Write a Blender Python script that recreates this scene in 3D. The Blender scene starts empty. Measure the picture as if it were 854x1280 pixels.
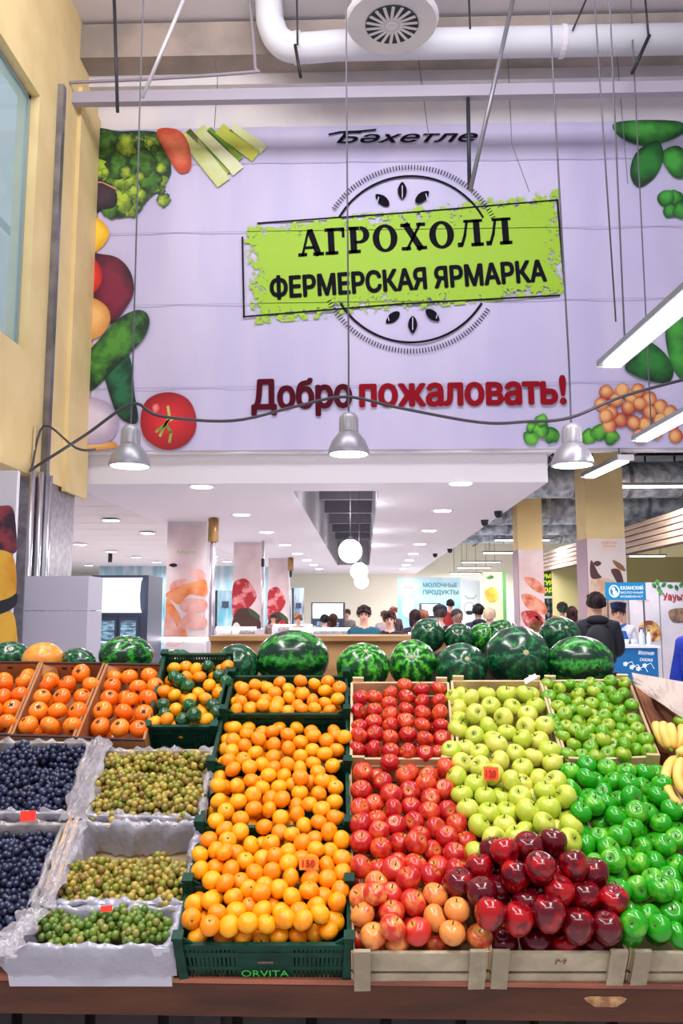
import bpy, bmesh, math, random
import numpy as np
from mathutils import Vector, Matrix, Euler, geometry
random.seed(7); np.random.seed(7)
PI = math.pi
SC = bpy.context.scene
COL = SC.collection

# ---------------------------------------------------------------- camera, world, main lights, exposure
CAMP = Vector((0, 0, 1.65)); PITCH = math.radians(6.96); YAW = math.radians(1.6); FPX = 1000.0
cam_d = bpy.data.cameras.new('camera'); cam = bpy.data.objects.new('camera', cam_d); COL.objects.link(cam)
cam.location = CAMP; cam.rotation_euler = (PI/2 + PITCH, 0, YAW)
cam_d.sensor_fit = 'VERTICAL'; cam_d.sensor_height = 36.0; cam_d.lens = 36.0*FPX/1280.0; cam_d.clip_end = 200
SC.camera = cam
SC.view_settings.view_transform = 'Standard'; SC.view_settings.look = 'None'
SC.view_settings.gamma = 1.0; SC.view_settings.exposure = 0.45
try: SC.view_settings.use_curve_mapping = False
except Exception: pass
w = bpy.data.worlds.new('hall_light'); SC.world = w; w.use_nodes = True
w.node_tree.nodes['Background'].inputs[0].default_value = (0.86, 0.84, 0.97, 1)
w.node_tree.nodes['Background'].inputs[1].default_value = 0.32
SC.cycles.max_bounces = 5; SC.cycles.diffuse_bounces = 3; SC.cycles.transparent_max_bounces = 12
SC.cycles.sample_clamp_indirect = 4.0; SC.cycles.caustics_reflective = False; SC.cycles.caustics_refractive = False

def area(name, loc, rot, sx, sy, e, col=(1, .96, .93)):
    l = bpy.data.lights.new(name, 'AREA'); l.shape = 'RECTANGLE'; l.size = sx; l.size_y = sy; l.energy = e; l.color = col
    o = bpy.data.objects.new(name, l); COL.objects.link(o); o.location = loc; o.rotation_euler = rot
    return o
area('added_strip_light', (-1.6, 1.4, 5.2), (math.radians(-12), 0, 0), .5, 4.0, 108)  # added area lights out of view, no fixtures built
area('added_strip_light', (1.4, 1.0, 5.2), (math.radians(-12), 0, 0), .5, 4.0, 108)
area('added_strip_light', (0, -2.0, 5.6), (math.radians(24), 0, 0), 6.0, .5, 115)
area('added_strip_light', (0, 5.2, 8.6), (math.radians(50), 0, 0), 7.0, 1.0, 190, (.95, .93, 1))

R3 = cam.rotation_euler.to_matrix()
def ray(px, py): return R3 @ Vector(((px-427)/FPX, (640-py)/FPX, -1.0))
def onY(px, py, Y): d = ray(px, py); return CAMP + d*((Y-CAMP.y)/d.y)
def onX(px, py, X): d = ray(px, py); return CAMP + d*((X-CAMP.x)/d.x)
def onZ(px, py, Z): d = ray(px, py); return CAMP + d*((Z-CAMP.z)/d.z)
SL = math.radians(30.5); DN = Vector((0, -math.sin(SL), math.cos(SL))); DV = Vector((0, math.cos(SL), math.sin(SL)))
DP = Vector((0, 2.173, .799))
def onD(px, py, h=0.0):
    d = ray(px, py); return CAMP + d*((DP + DN*h - CAMP).dot(DN)/d.dot(DN))

# ---------------------------------------------------------------- materials
MATS = {}
def sp(*c): return tuple(((x/255.)/12.92 if x/255. <= .04045 else ((x/255.+.055)/1.055)**2.4) for x in c)
def M(name, col, rough=.55, metal=0., c2=None, scale=8., thr=(.4, .6), bump=0., bscale=60., emis=0., coat=0., alpha=1., trans=0., detail=4., stretch=None, spec=.5, rnd=0., islands=None, coords='Object', sss=0.):
    if name in MATS: return MATS[name]
    m = bpy.data.materials.new(name); m.use_nodes = True; nt = m.node_tree; N = nt.nodes; L = nt.links
    b = N['Principled BSDF']
    b.inputs['Roughness'].default_value = rough; b.inputs['Metallic'].default_value = metal
    b.inputs['Coat Weight'].default_value = coat; b.inputs['Coat Roughness'].default_value = .12
    b.inputs['Specular IOR Level'].default_value = spec
    b.inputs['Alpha'].default_value = alpha; b.inputs['Transmission Weight'].default_value = trans
    if sss: b.inputs['Subsurface Weight'].default_value = sss; b.inputs['Subsurface Radius'].default_value = (.02, .01, .005)
    c = (*col, 1)
    b.inputs['Base Color'].default_value = c
    out = None
    tc = N.new('ShaderNodeTexCoord'); vec = tc.outputs[coords]
    if stretch:
        mp = N.new('ShaderNodeMapping'); mp.inputs['Scale'].default_value = stretch; L.new(vec, mp.inputs[0]); vec = mp.outputs[0]
    if rnd:
        oi = N.new('ShaderNodeObjectInfo'); ad = N.new('ShaderNodeVectorMath'); ad.operation = 'ADD'
        ml = N.new('ShaderNodeMath'); ml.operation = 'MULTIPLY'; ml.inputs[1].default_value = 37.
        L.new(oi.outputs['Random'], ml.inputs[0]); L.new(vec, ad.inputs[0]); L.new(ml.outputs[0], ad.inputs[1]); vec = ad.outputs[0]
    if c2 is not None:
        nz = N.new('ShaderNodeTexNoise'); nz.inputs['Scale'].default_value = scale; nz.inputs['Detail'].default_value = detail
        L.new(vec, nz.inputs['Vector'])
        fac = nz.outputs['Fac']
        if rnd:
            a2 = N.new('ShaderNodeMath'); a2.operation = 'MULTIPLY_ADD'; a2.inputs[1].default_value = rnd; a2.inputs[2].default_value = -rnd/2
            L.new(oi.outputs['Random'], a2.inputs[0]); a3 = N.new('ShaderNodeMath'); L.new(fac, a3.inputs[0]); L.new(a2.outputs[0], a3.inputs[1]); fac = a3.outputs[0]
        r = N.new('ShaderNodeValToRGB'); r.color_ramp.elements[0].position = thr[0]; r.color_ramp.elements[1].position = thr[1]
        r.color_ramp.elements[0].color = c; r.color_ramp.elements[1].color = (*c2, 1)
        L.new(fac, r.inputs[0]); out = r.outputs[0]; L.new(out, b.inputs['Base Color'])
    if islands:
        g = N.new('ShaderNodeNewGeometry'); r = N.new('ShaderNodeValToRGB'); e = r.color_ramp.elements
        while len(e) < len(islands): e.new(.5)
        for i, cc in enumerate(islands): e[i].position = i/(len(islands)-1); e[i].color = (*cc, 1)
        L.new(g.outputs['Random Per Island'], r.inputs[0]); out = r.outputs[0]; L.new(out, b.inputs['Base Color'])
    if bump:
        nb = N.new('ShaderNodeTexNoise'); nb.inputs['Scale'].default_value = bscale; nb.inputs['Detail'].default_value = 3; L.new(vec, nb.inputs['Vector'])
        bp = N.new('ShaderNodeBump'); bp.inputs['Strength'].default_value = bump; bp.inputs['Distance'].default_value = .01
        L.new(nb.outputs['Fac'], bp.inputs['Height']); L.new(bp.outputs[0], b.inputs['Normal'])
    if emis:
        if out: L.new(out, b.inputs['Emission Color'])
        else: b.inputs['Emission Color'].default_value = c
        b.inputs['Emission Strength'].default_value = emis
    MATS[name] = m
    return m

# ---------------------------------------------------------------- mesh builder
class MB:
    def __init__(s): s.v = []; s.f = []
    def add(s, vs, fs):
        n = len(s.v); s.v += [Vector(p) for p in vs]; s.f += [tuple(i+n for i in f) for f in fs]; return s
    def hexa(s, p):   # bottom 0-3 (ccw), top 4-7
        return s.add(p, [(3, 2, 1, 0), (4, 5, 6, 7), (0, 1, 5, 4), (1, 2, 6, 5), (2, 3, 7, 6), (3, 0, 4, 7)])
    def box(s, x0, x1, y0, y1, z0, z1):
        return s.hexa([(x0, y0, z0), (x1, y0, z0), (x1, y1, z0), (x0, y1, z0), (x0, y0, z1), (x1, y0, z1), (x1, y1, z1), (x0, y1, z1)])
    def beam(s, a, b, wd, ht, up=Vector((0, 0, 1))):
        a = Vector(a); b = Vector(b); d = (b-a).normalized(); sd = d.cross(Vector(up))
        if sd.length < 1e-5: sd = d.cross(Vector((0, 1, 0)))
        sd.normalize(); u = sd.cross(d); sd = sd*wd/2; u = u*ht/2
        return s.hexa([a-sd-u, a+sd-u, b+sd-u, b-sd-u, a-sd+u, a+sd+u, b+sd+u, b-sd+u])
    def tube(s, pts, r, n=8, caps=True):
        pts = [Vector(p) for p in pts]; rs = r if isinstance(r, (list, tuple)) else [r]*len(pts)
        t = (pts[1]-pts[0]).normalized(); nrm = t.orthogonal().normalized(); base = len(s.v); fs = []; vs = []
        for i, p in enumerate(pts):
            t = (pts[min(i+1, len(pts)-1)]-pts[max(i-1, 0)]).normalized()
            nrm = (nrm - t*nrm.dot(t)).normalized(); bn = t.cross(nrm)
            for k in range(n):
                a = 2*PI*k/n; vs.append(p+(nrm*math.cos(a)+bn*math.sin(a))*rs[i])
        for i in range(len(pts)-1):
            for k in range(n): fs.append((i*n+k, i*n+(k+1) % n, (i+1)*n+(k+1) % n, (i+1)*n+k))
        if caps: fs.append(tuple(range(n))[::-1]); fs.append(tuple((len(pts)-1)*n+k for k in range(n)))
        return s.add(vs, fs)
    def lathe(s, prof, n=16, c=(0, 0, 0), lobe=None):
        vs = []; fs = []; c = Vector(c)
        for (r, z) in prof:
            for k in range(n):
                a = 2*PI*k/n; q = 1 if lobe is None else lobe(a, z)
                vs.append(c+Vector((r*q*math.cos(a), r*q*math.sin(a), z)))
        for i in range(len(prof)-1):
            for k in range(n): fs.append((i*n+k, i*n+(k+1) % n, (i+1)*n+(k+1) % n, (i+1)*n+k))
        fs.append(tuple(range(n))[::-1]); fs.append(tuple((len(prof)-1)*n+k for k in range(n)))
        return s.add(vs, fs)
    def ball(s, c, r, n=12, m=8, sc=(1, 1, 1)):
        c = Vector(c); vs = [c+Vector((0, 0, -r*sc[2]))]; fs = []
        for i in range(1, m):
            t = PI*i/m
            for k in range(n): a = 2*PI*k/n; vs.append(c+Vector((r*sc[0]*math.sin(t)*math.cos(a), r*sc[1]*math.sin(t)*math.sin(a), -r*sc[2]*math.cos(t))))
        vs.append(c+Vector((0, 0, r*sc[2]))); e = len(vs)-1
        for k in range(n): fs.append((0, 1+(k+1) % n, 1+k)); fs.append((e, e-n+k, e-n+(k+1) % n))
        for i in range(m-2):
            for k in range(n): fs.append((1+i*n+k, 1+i*n+(k+1) % n, 1+(i+1)*n+(k+1) % n, 1+(i+1)*n+k))
        return s.add(vs, fs)
    def plate(s, pts, off):   # polygon extruded by vector off
        n = len(pts); off = Vector(off); pts = [Vector(p) for p in pts]
        return s.add(pts+[p+off for p in pts], [tuple(range(n)), tuple(range(2*n-1, n-1, -1))]+[((i+1) % n, i, n+i, n+(i+1) % n) for i in range(n)])
    def mesh(s, name, mat, org=Vector((0, 0, 0)), smooth=False):
        me = bpy.data.meshes.new(name); me.from_pydata([tuple(p-org) for p in s.v], [], s.f); me.materials.append(mat)
        if smooth: me.polygons.foreach_set('use_smooth', [True]*len(me.polygons))
        me.update(); return me
    def build(s, name, mat, parent=None, smooth=False):
        if parent is not None: org = ORG[parent.name]
        else:
            xs = [p.x for p in s.v]; ys = [p.y for p in s.v]; zs = [p.z for p in s.v]
            org = Vector(((min(xs)+max(xs))/2, (min(ys)+max(ys))/2, min(zs)))
        o = bpy.data.objects.new(name, s.mesh(name, mat, org, smooth)); COL.objects.link(o)
        if parent is not None: o.parent = parent
        else: o.location = org
        ORG[o.name] = org
        return o
ORG = {}
def root(name, loc, label=None, cat=None, group=None):
    o = bpy.data.objects.new(name, None); COL.objects.link(o); o.location = loc; ORG[o.name] = Vector(loc); o.empty_display_size = .05
    return tag(o, label, cat, group)
def tag(o, label=None, cat=None, group=None, kind=None):
    if label: o['label'] = label
    if cat: o['category'] = cat
    if group: o['group'] = group
    if kind: o['kind'] = kind
    return o
def struct(o): o['kind'] = 'structure'; return o
def smooth_poly(pts, k=5):
    out = []; n = len(pts)
    for i in range(n):
        p0, p1, p2, p3 = [Vector((*pts[(i+j-1) % n], 0)) for j in range(4)]
        for q in range(k):
            t = q/k
            out.append(tuple((.5*((2*p1)+(-p0+p2)*t+(2*p0-5*p1+4*p2-p3)*t*t+(-p0+3*p1-3*p2+p3)*t**3))[:2]))
    return out
def cat_curve(pts, k=6):
    out = []
    P = [Vector(p) for p in pts]; P = [P[0]]+P+[P[-1]]
    for i in range(1, len(P)-2):
        p0, p1, p2, p3 = P[i-1:i+3]
        for q in range(k):
            t = q/k; out.append(.5*((2*p1)+(-p0+p2)*t+(2*p0-5*p1+4*p2-p3)*t*t+(-p0+3*p1-3*p2+p3)*t**3))
    out.append(P[-2]); return out

def text_mesh(name, body, P0, P1, H, nrm, mat, parent, bold=.0, shear=0., thick=.002):
    """flat lettering fitted between P0 and P1, cap height H, standing off along nrm"""
    c = bpy.data.curves.new('lettering', 'FONT'); c.body = body; c.shear = shear; c.resolution_u = 3
    c.fill_mode = 'NONE'
    o = bpy.data.objects.new('lettering', c); COL.objects.link(o)
    bpy.context.view_layer.update()
    me = o.to_mesh(); V2 = [v.co.xy.copy() for v in me.vertices]; E2 = [tuple(e.vertices) for e in me.edges]
    cd = geometry.delaunay_2d_cdt(V2, E2, [], 0, 1e-5); ea = np.array([[*V2[a_], *V2[b_2]] for a_, b_2 in E2])
    vs = [Vector((p.x, p.y, 0)) for p in cd[0]]; fs = []
    for f in cd[2]:      # keep what lies inside the outlines (letters are drawn with overlapping outlines)
        x = sum(vs[i].x for i in f)/3; y = sum(vs[i].y for i in f)/3
        cr = (ea[:, 1] > y) != (ea[:, 3] > y); q = ea[cr]; xx = q[:, 0]+(y-q[:, 1])/(q[:, 3]-q[:, 1])*(q[:, 2]-q[:, 0])
        if np.where(q[:, 3] > q[:, 1], 1, -1)[xx > x].sum() != 0: fs.append(tuple(f))
    o.to_mesh_clear(); bpy.data.objects.remove(o); bpy.data.curves.remove(c)
    if not vs: return None
    x0 = min(v.x for v in vs); x1 = max(v.x for v in vs); cap = .729
    P0 = Vector(P0); P1 = Vector(P1); nrm = Vector(nrm).normalized(); ax = P1-P0; up = nrm.cross(ax).normalized()
    if up.z < 0: up = -up
    mb = MB(); B = max(0, bold)*1.3
    sh = [(0, 0)] if B < .008 else [(0, 0), (B, 0), (-B, 0), (0, B*.7), (0, -B*.7), (B*.7, B*.5), (-B*.7, -B*.5), (B*.7, -B*.5), (-B*.7, B*.5)]
    for k, (dx, dy) in enumerate(sh): mb.add([P0+ax*((v.x+dx-x0)/(x1-x0))+up*((v.y+dy)/cap*H)+nrm*(thick+k*.0007) for v in vs], fs)
    return mb.build(name, mat, parent)

# ================================================================ THE SETTING
white = M('white_paint', sp(238, 231, 230), .7, c2=sp(224, 218, 226), scale=1.2, bump=.02)
ceilw = M('ceiling_white', sp(232, 226, 232), .8)
cream = M('cream_paint', sp(243, 218, 158), .7, c2=sp(233, 206, 146), scale=1.5, bump=.03)
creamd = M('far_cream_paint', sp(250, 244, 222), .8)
steel = M('brushed_steel', sp(150, 150, 158), .35, .8, c2=sp(120, 120, 130), scale=3)
greyp = M('grey_paint', sp(128, 124, 136), .6)
taupe = M('taupe_beam', sp(176, 160, 150), .85, c2=sp(150, 140, 132), scale=1.5)
dark = M('dark_metal', sp(52, 54, 62), .5, .3)
blackm = M('black_plastic', sp(24, 24, 28), .45)
glass = M('clear_glass', (.9, .97, .98), .02, 0, alpha=.16, spec=.8)

HC = 3.25
floorm = M('floor_tile_grey', sp(206, 200, 200), .25, c2=sp(190, 186, 188), scale=2)
struct(MB().box(-14, 16, -3, 37, -.1, 0).build('floor', floorm))
# soffit (lower ceiling) with its well
sf = MB()
sf.box(-3.55, -.96, 10.06, 36.5, HC, 3.62).box(.2, 2.33, 10.06, 36.5, HC, 3.62)
sf.box(-.96, .2, 10.06, 10.75, HC, 3.62).box(-.96, .2, 29, 36.5, HC, 3.62)
struct(sf.build('ceiling', ceilw))
sl = MB()   # left ceiling of long panels
struct(MB().box(-14, -3.55, 9.9, 36.5, HC+.06, 3.62).build('ceiling_left', M('ceiling_joint', sp(150, 142, 142), .8)))
cl = bpy.data.objects['ceiling_left']
y = 10.0; k = 0
pm = M('ceiling_panel_white', sp(226, 218, 218), .8)
me = MB().box(-5.4, 5.4, -.6, .6, 0, .03).mesh('ceiling_panel', pm)
while y < 36:
    o = bpy.data.objects.new('panel', me); COL.objects.link(o); o.parent = cl
    o.location = Vector((-9.1, y+.6, HC+.03))-cl.location; y += 1.235; k += 1
struct(MB().box(-3.8, -3.55, 10.06, 36.5, HC, 3.6).build('trim_1', ceilw))
# well above the opening
wl = MB().box(-1.1, -.95, 10.75, 29, 3.256, 5.6).box(.19, .34, 10.75, 29, 3.256, 5.6).box(-1.1, .34, 10.6, 10.76, 3.63, 5.6).box(-1.1, .34, 28.98, 29.1, 3.256, 5.6)
struct(wl.build('wall_well', M('well_grey', sp(176, 172, 180), .8)))
for i in range(7):
    struct(MB().box(-1.0, .26, 12.2+i*2.4, 12.35+i*2.4, 4.0, 4.35).build('beam', greyp))
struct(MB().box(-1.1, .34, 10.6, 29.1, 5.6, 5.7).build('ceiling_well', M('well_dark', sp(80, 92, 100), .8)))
# upper wall behind the banner, ledge, high ceiling
BY = 9.9
Bl, Bt = onY(113, 165, BY), onY(400, 157, BY)
struct(MB().box(-3.8, 9, BY+.03, BY+.15, 3.62, 9.1).build('wall_back', white))
struct(MB().box(-3.55, 9, 9.55, BY+.03, onY(427, 103, 9.55).z, onY(427, 70, 9.55).z).build('trim_2', white))
struct(MB().box(-3.55, 9, 9.0, 9.1, onY(427, 122, 9.0).z, onY(427, 108, 9.0).z).build('beam', M('grey_mauve_paint', sp(172, 164, 178), .6)))
struct(MB().box(-3.55, 9, 9.2, 9.55, onY(427, 66, 9.2).z, onY(427, 24, 9.2).z).build('beam', taupe))  # beam in a darker taupe than the ceiling
struct(MB().box(-3.6, 9, 4.5, 10.0, onY(427, 20, 9.2).z, onY(427, 20, 9.2).z+.15).build('ceiling_upper', ceilw))
# left wall with the opening, X = -3.4
LX = -3.55
yE = onX(50, 120, LX).y; zt = onX(50, 120, LX).z; zb = onX(32, 438, LX).z; zl = onX(110, 622, LX).z
lw = MB().box(LX-.25, LX, 5.0, BY+.1, zl, zb).box(LX-.25, LX, yE, BY+.1, zb, 9.6).box(LX-.25, LX, 5.0, yE, zt, 9.6)
struct(lw.build('wall_left', cream))
pil = struct(MB().box(LX, LX+.05, 9.2, BY+.02, zl-.05, onY(427, 122, 9.5).z).build('pillar', cream))
wf = MB().box(LX-.14, LX-.1, 5.0, yE, zb, zb+.05).box(LX-.14, LX-.1, 5.0, yE, zt-.05, zt).box(LX-.14, LX-.1, yE-.05, yE, zb, zt)
wn = struct(wf.build('window_1', M('window_metal', sp(160, 176, 178), .4, .4)))
tag(MB().box(LX-.125, LX-.115, 5.0, yE-.05, zb+.05, zt-.05).build('pane', M('teal_glass', (.55, .85, .85), .05, alpha=.35), wn))
struct(MB().box(LX-1.7, LX-1.6, 4, 10, zb-.3, 9.6).build('wall_gallery', M('gallery_teal', sp(196, 226, 226), .8)))
struct(MB().box(LX-1.6, LX-.25, 4, 10, zb-.4, zb-.3).build('floor_gallery', white))
rl = root('gallery_railing', (LX-.6, 6.5, zb), 'dark metal handrail with glass panel behind the opening in the cream wall', 'railing')
a = onX(0, 275, LX-.5); b = onX(22, 300, LX-.5)
MB().tube([a-Vector((0, 1, 0)), b], .04, 8).build('handrail', dark, rl)
for yy in (b.y-.02, b.y-.95): MB().tube([(b.x, yy, zb-.3), (b.x, yy, b.z)], .03, 8).build('post', dark, rl)
MB().box(b.x-.01, b.x+.01, b.y-.9, b.y-.05, zb-.2, b.z-.1).build('glass_panel', glass, rl)
# pipes on the left wall
def pipe(name, pts, r, mat, label, cat='pipe', group=None, n=8):
    return tag(MB().tube(pts, r, n).build(name, mat, None, True), label, cat, group)
P = lambda px, py: onX(px, py, LX+.04)
q = P(70, 300)
tag(MB().box(LX, LX+.07, q.y-.05, q.y+.04, 1.9, onX(80, 118, LX).z).build('steel_channel', steel), 'dark steel channel running up the cream wall beside the banner', 'channel')
for px, lb in ((66, 'thin cable conduit on the cream wall next to the steel channel'), (51, 'slim conduit rising on the cream wall nearer the gallery opening')):
    q = onX(px, 400, LX+.03)
    pipe('conduit', [(LX+.02, q.y, 1.9), (LX+.02, q.y, 7.3 if px > 60 else 3.6)], .014, M('beige_conduit', sp(205, 190, 150), .5), lb, 'conduit')
# metal clad panel under the left wall + picture
z0 = 0
pn = struct(MB().box(LX-.2, LX-.02, onX(42, 650, LX).y, onX(94, 650, LX).y, 0, zl).build('wall_panel', M('galvanised', sp(165, 160, 168), .3, .7, c2=sp(130, 124, 132), scale=14, thr=(.3, .7))))
for px, g_ in ((38, 'first'), (49, 'second'), (60, 'third')):
    q = onX(px, 650, LX+.05)
    pipe('steel_pipe', [(LX+.05, q.y, 0), (LX+.05, q.y, zl+.05)], .035, M('bright_steel', sp(205, 200, 208), .25, .8), f'{g_} bright vertical steel pipe in front of the galvanised wall panel', 'pipe')
pb = onY(22, 590, 7.5)
pic = root('fruit_picture', (pb.x-.25, 7.5, 0), 'tall light box picture of yellow melon and berries at the wall', 'picture')
MB().box(pb.x-.55, pb.x, 7.5, 7.56, 0, onY(22, 588, 7.5).z).build('panel', M('picture_white', sp(214, 212, 222), .4), pic)
def decal(name, pts, Y, mat, parent, k=0, sm=True):
    pts = smooth_poly(pts) if sm else pts
    return MB().plate([onY(x, y_, Y-.001*k) for x, y_ in pts], (0, .0008, 0)).build(name, mat, parent)
def pshade(name, ca, cb, scale=2., thr=.5):
    """printed picture of a rounded vegetable: pale middle, deep rim, mottled"""
    if name in MATS: return MATS[name]
    m = bpy.data.materials.new(name); m.use_nodes = True; nt = m.node_tree; N = nt.nodes; L = nt.links; b = N['Principled BSDF']; b.inputs['Roughness'].default_value = .5
    at = N.new('ShaderNodeAttribute'); at.attribute_name = 'rim'; tc = N.new('ShaderNodeTexCoord'); nz = N.new('ShaderNodeTexNoise'); nz.inputs['Scale'].default_value = scale; nz.inputs['Detail'].default_value = 6; L.new(tc.outputs['Object'], nz.inputs[0])
    ma = N.new('ShaderNodeMath'); ma.operation = 'MULTIPLY_ADD'; ma.inputs[1].default_value = thr*5; L.new(nz.outputs['Fac'], ma.inputs[0]); L.new(at.outputs['Fac'], ma.inputs[2])
    r_ = N.new('ShaderNodeValToRGB'); e = r_.color_ramp.elements; e[0].position = .35; e[1].position = 1.45 if False else .98; e[0].color = (*cb, 1); e[1].color = (*ca, 1)
    e2 = e.new(.62); e2.color = (*[(x+y)/2 for x, y in zip(ca, cb)], 1)
    mu = N.new('ShaderNodeMath'); mu.operation = 'MULTIPLY_ADD'; mu.inputs[1].default_value = .62; mu.inputs[2].default_value = -.93*thr; L.new(ma.outputs[0], mu.inputs[0]); L.new(mu.outputs[0], r_.inputs[0]); L.new(r_.outputs[0], b.inputs['Base Color'])
    MATS[name] = m; return m
def fan(name, pts, Y, mat, parent, k=0, hl=(-.2, -.25), sm=True):
    pts = smooth_poly(pts) if sm else pts; cx = sum(p[0] for p in pts)/len(pts); cy = sum(p[1] for p in pts)/len(pts)
    w = max(p[0] for p in pts)-min(p[0] for p in pts); h = max(p[1] for p in pts)-min(p[1] for p in pts); c = (cx+hl[0]*w*.5, cy+hl[1]*h*.5)
    vs = [onY(*c, Y-.001*k)]; rim = [0.]; n = len(pts)
    for q in (.35, .6, .8, .93, 1.):
        for p in pts: vs.append(onY(c[0]+(p[0]-c[0])*q, c[1]+(p[1]-c[1])*q, Y-.001*k)); rim.append(q**1.6)
    fs = [(0, 1+i, 1+(i+1) % n) for i in range(n)]
    for j in range(4): fs += [(1+j*n+i, 1+(j+1)*n+i, 1+(j+1)*n+(i+1) % n, 1+j*n+(i+1) % n) for i in range(n)]
    mb = MB(); mb.add(vs, fs); o = mb.build(name, mat, parent); at = o.data.attributes.new('rim', 'FLOAT', 'POINT'); at.data.foreach_set('value', rim); return o
yel = M('print_yellow', sp(245, 190, 70), .5, c2=sp(226, 150, 40), scale=3)
redp = M('print_red', sp(200, 40, 40), .5, c2=sp(120, 20, 40), scale=6)
decal('printed_melon', [(-20, 690), (5, 688), (18, 700), (20, 740), (8, 752), (-20, 758)], 7.49, yel, pic, 1)
decal('printed_melon', [(-20, 768), (8, 764), (19, 775), (19, 830), (-20, 830)], 7.49, yel, pic, 1)
decal('printed_berries', [(-20, 640), (5, 632), (16, 636), (20, 660), (20, 690), (5, 688), (-20, 680)], 7.49, M('print_berries', sp(150, 60, 70), .5, c2=sp(60, 40, 60), scale=5, thr=(.42, .55)), pic, 2)
decal('printed_leaf', [(-20, 758), (10, 748), (21, 742), (20, 756), (5, 766), (-20, 772)], 7.49, dark, pic, 2)

# ---------------------------------------------------------------- the welcome banner
banner = root('welcome_banner', ((Bl.x+5)/2, BY, 3.6), 'huge lavender white banner with green stamp lettering and printed vegetables above the hall', 'banner')
bm_ = M('banner_vinyl', sp(208, 200, 230), .45, c2=sp(198, 191, 226), scale=.7, bump=.25, bscale=1.2, stretch=(2.2, 1, .5))
bl, br, bt, bb = LX+.06, 5.2, onY(427, 157, BY).z, onY(427, 562, BY).z
NX, NZ = 60, 24; vs = []; fs = []
for j in range(NZ+1):
    for i in range(NX+1):
        x = bl+(br-bl)*i/NX; z = bb+(bt-bb)*j/NZ
        vs.append(Vector((x, BY+.006+.010*math.sin(x*5.1+z*.7)*min(1, (bt-z)*.6+.1)+.004*math.sin(x*11), z)))
for j in range(NZ):
    for i in range(NX): n = j*(NX+1)+i; fs.append((n, n+1, n+NX+2, n+NX+1))
mb = MB(); mb.add(vs, fs); mb.build('sheet', bm_, banner, True)
ink = M('stamp_ink', sp(22, 20, 30), .8, spec=.1)
inkg = M('stamp_ink_worn', sp(30, 28, 38), .8, spec=.1)
YB = BY-.018
def strip(name, pts, wd, mat, parent, k=0, Y=YB):   # flat stroke, px coordinates
    mb = MB()
    for (a, b) in zip(pts[:-1], pts[1:]):
        A = onY(*a, Y-.001*k); B = onY(*b, Y-.001*k); d = (B-A); 
        if d.length < 1e-6: continue
        s = Vector((-d.z, 0, d.x)).normalized()*wd*.0115/2; e = d.normalized()*wd*.002
        mb.add([A-s-e, B-s+e, B+s+e, A+s-e], [(0, 1, 2, 3)])
    return mb.build(name, mat, parent)
seam = M('banner_seam', sp(176, 168, 200), .6)
for i, yy in enumerate((204, 290, 380, 484)):
    strip('seam', [(118, yy-1+3), (854, yy-8)], .8, seam, banner)
# green grunge stamp
g = bpy.data.materials.new('stamp_green'); g.use_nodes = True; nt = g.node_tree; N = nt.nodes; L = nt.links; b_ = N['Principled BSDF']
b_.inputs['Base Color'].default_value = (*sp(160, 204, 20), 1); b_.inputs['Roughness'].default_value = .5
tc = N.new('ShaderNodeTexCoord'); sx = N.new('ShaderNodeSeparateXYZ'); L.new(tc.outputs['Generated'], sx.inputs[0])
def mth(op, a, b=None, c=None):
    m = N.new('ShaderNodeMath'); m.operation = op
    for i, q in enumerate((a, b, c)):
        if q is None: continue
        if isinstance(q, (int, float)): m.inputs[i].default_value = q
        else: L.new(q, m.inputs[i])
    return m.outputs[0]
uv = N.new('ShaderNodeAttribute'); uv.attribute_name = 'st'; su = N.new('ShaderNodeSeparateXYZ'); L.new(uv.outputs['Vector'], su.inputs[0])
ex = mth('MINIMUM', su.outputs[0], mth('SUBTRACT', 1., su.outputs[0])); ey = mth('MINIMUM', su.outputs[1], mth('SUBTRACT', 1., su.outputs[1]))
ed = mth('MINIMUM', mth('MULTIPLY', ex, 3.2), ey)
nz = N.new('ShaderNodeTexNoise'); nz.inputs['Scale'].default_value = 9; nz.inputs['Detail'].default_value = 9; nz.inputs['Roughness'].default_value = .75; L.new(tc.outputs['Object'], nz.inputs['Vector'])
n2 = N.new('ShaderNodeTexNoise'); n2.inputs['Scale'].default_value = 1.3; n2.inputs['Detail'].default_value = 2; L.new(tc.outputs['Object'], n2.inputs['Vector'])
val = mth('ADD', mth('MULTIPLY', ed, 1.6), mth('ADD', mth('MULTIPLY', nz.outputs['Fac'], 1.6), mth('MULTIPLY', n2.outputs['Fac'], .5)))
L.new(mth('GREATER_THAN', val, 1.13), b_.inputs['Alpha'])
A, B, C, D = onY(303, 300, YB), onY(302, 405, YB), onY(706, 366, YB), onY(699, 236, YB)
mb = MB(); vs = []; fs = []
corners = [onY(316, 406, YB), onY(706, 368, YB), onY(699, 236, YB), onY(303, 284, YB)]
mb.add(corners, [(0, 1, 2, 3)]); o = mb.build('green_stamp', g, banner)
at = o.data.attributes.new('st', 'FLOAT_VECTOR', 'POINT')
for i, q in enumerate(((0, 0, 0), (1, 0, 0), (1, 1, 0), (0, 1, 0))): at.data[i].vector = q
strip('stamp_line', [(322, 279), (520, 265), (697, 250)], 2, inkg, banner, 1)
strip('stamp_line', [(697, 250), (701, 300), (706, 356)], 2.2, inkg, banner, 1)
strip('stamp_line', [(304, 396), (500, 380), (700, 369)], 2, inkg, banner, 1)
strip('stamp_line', [(303, 296), (305, 396)], 2, inkg, banner, 1)
cx, cy = 514, 324
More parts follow.
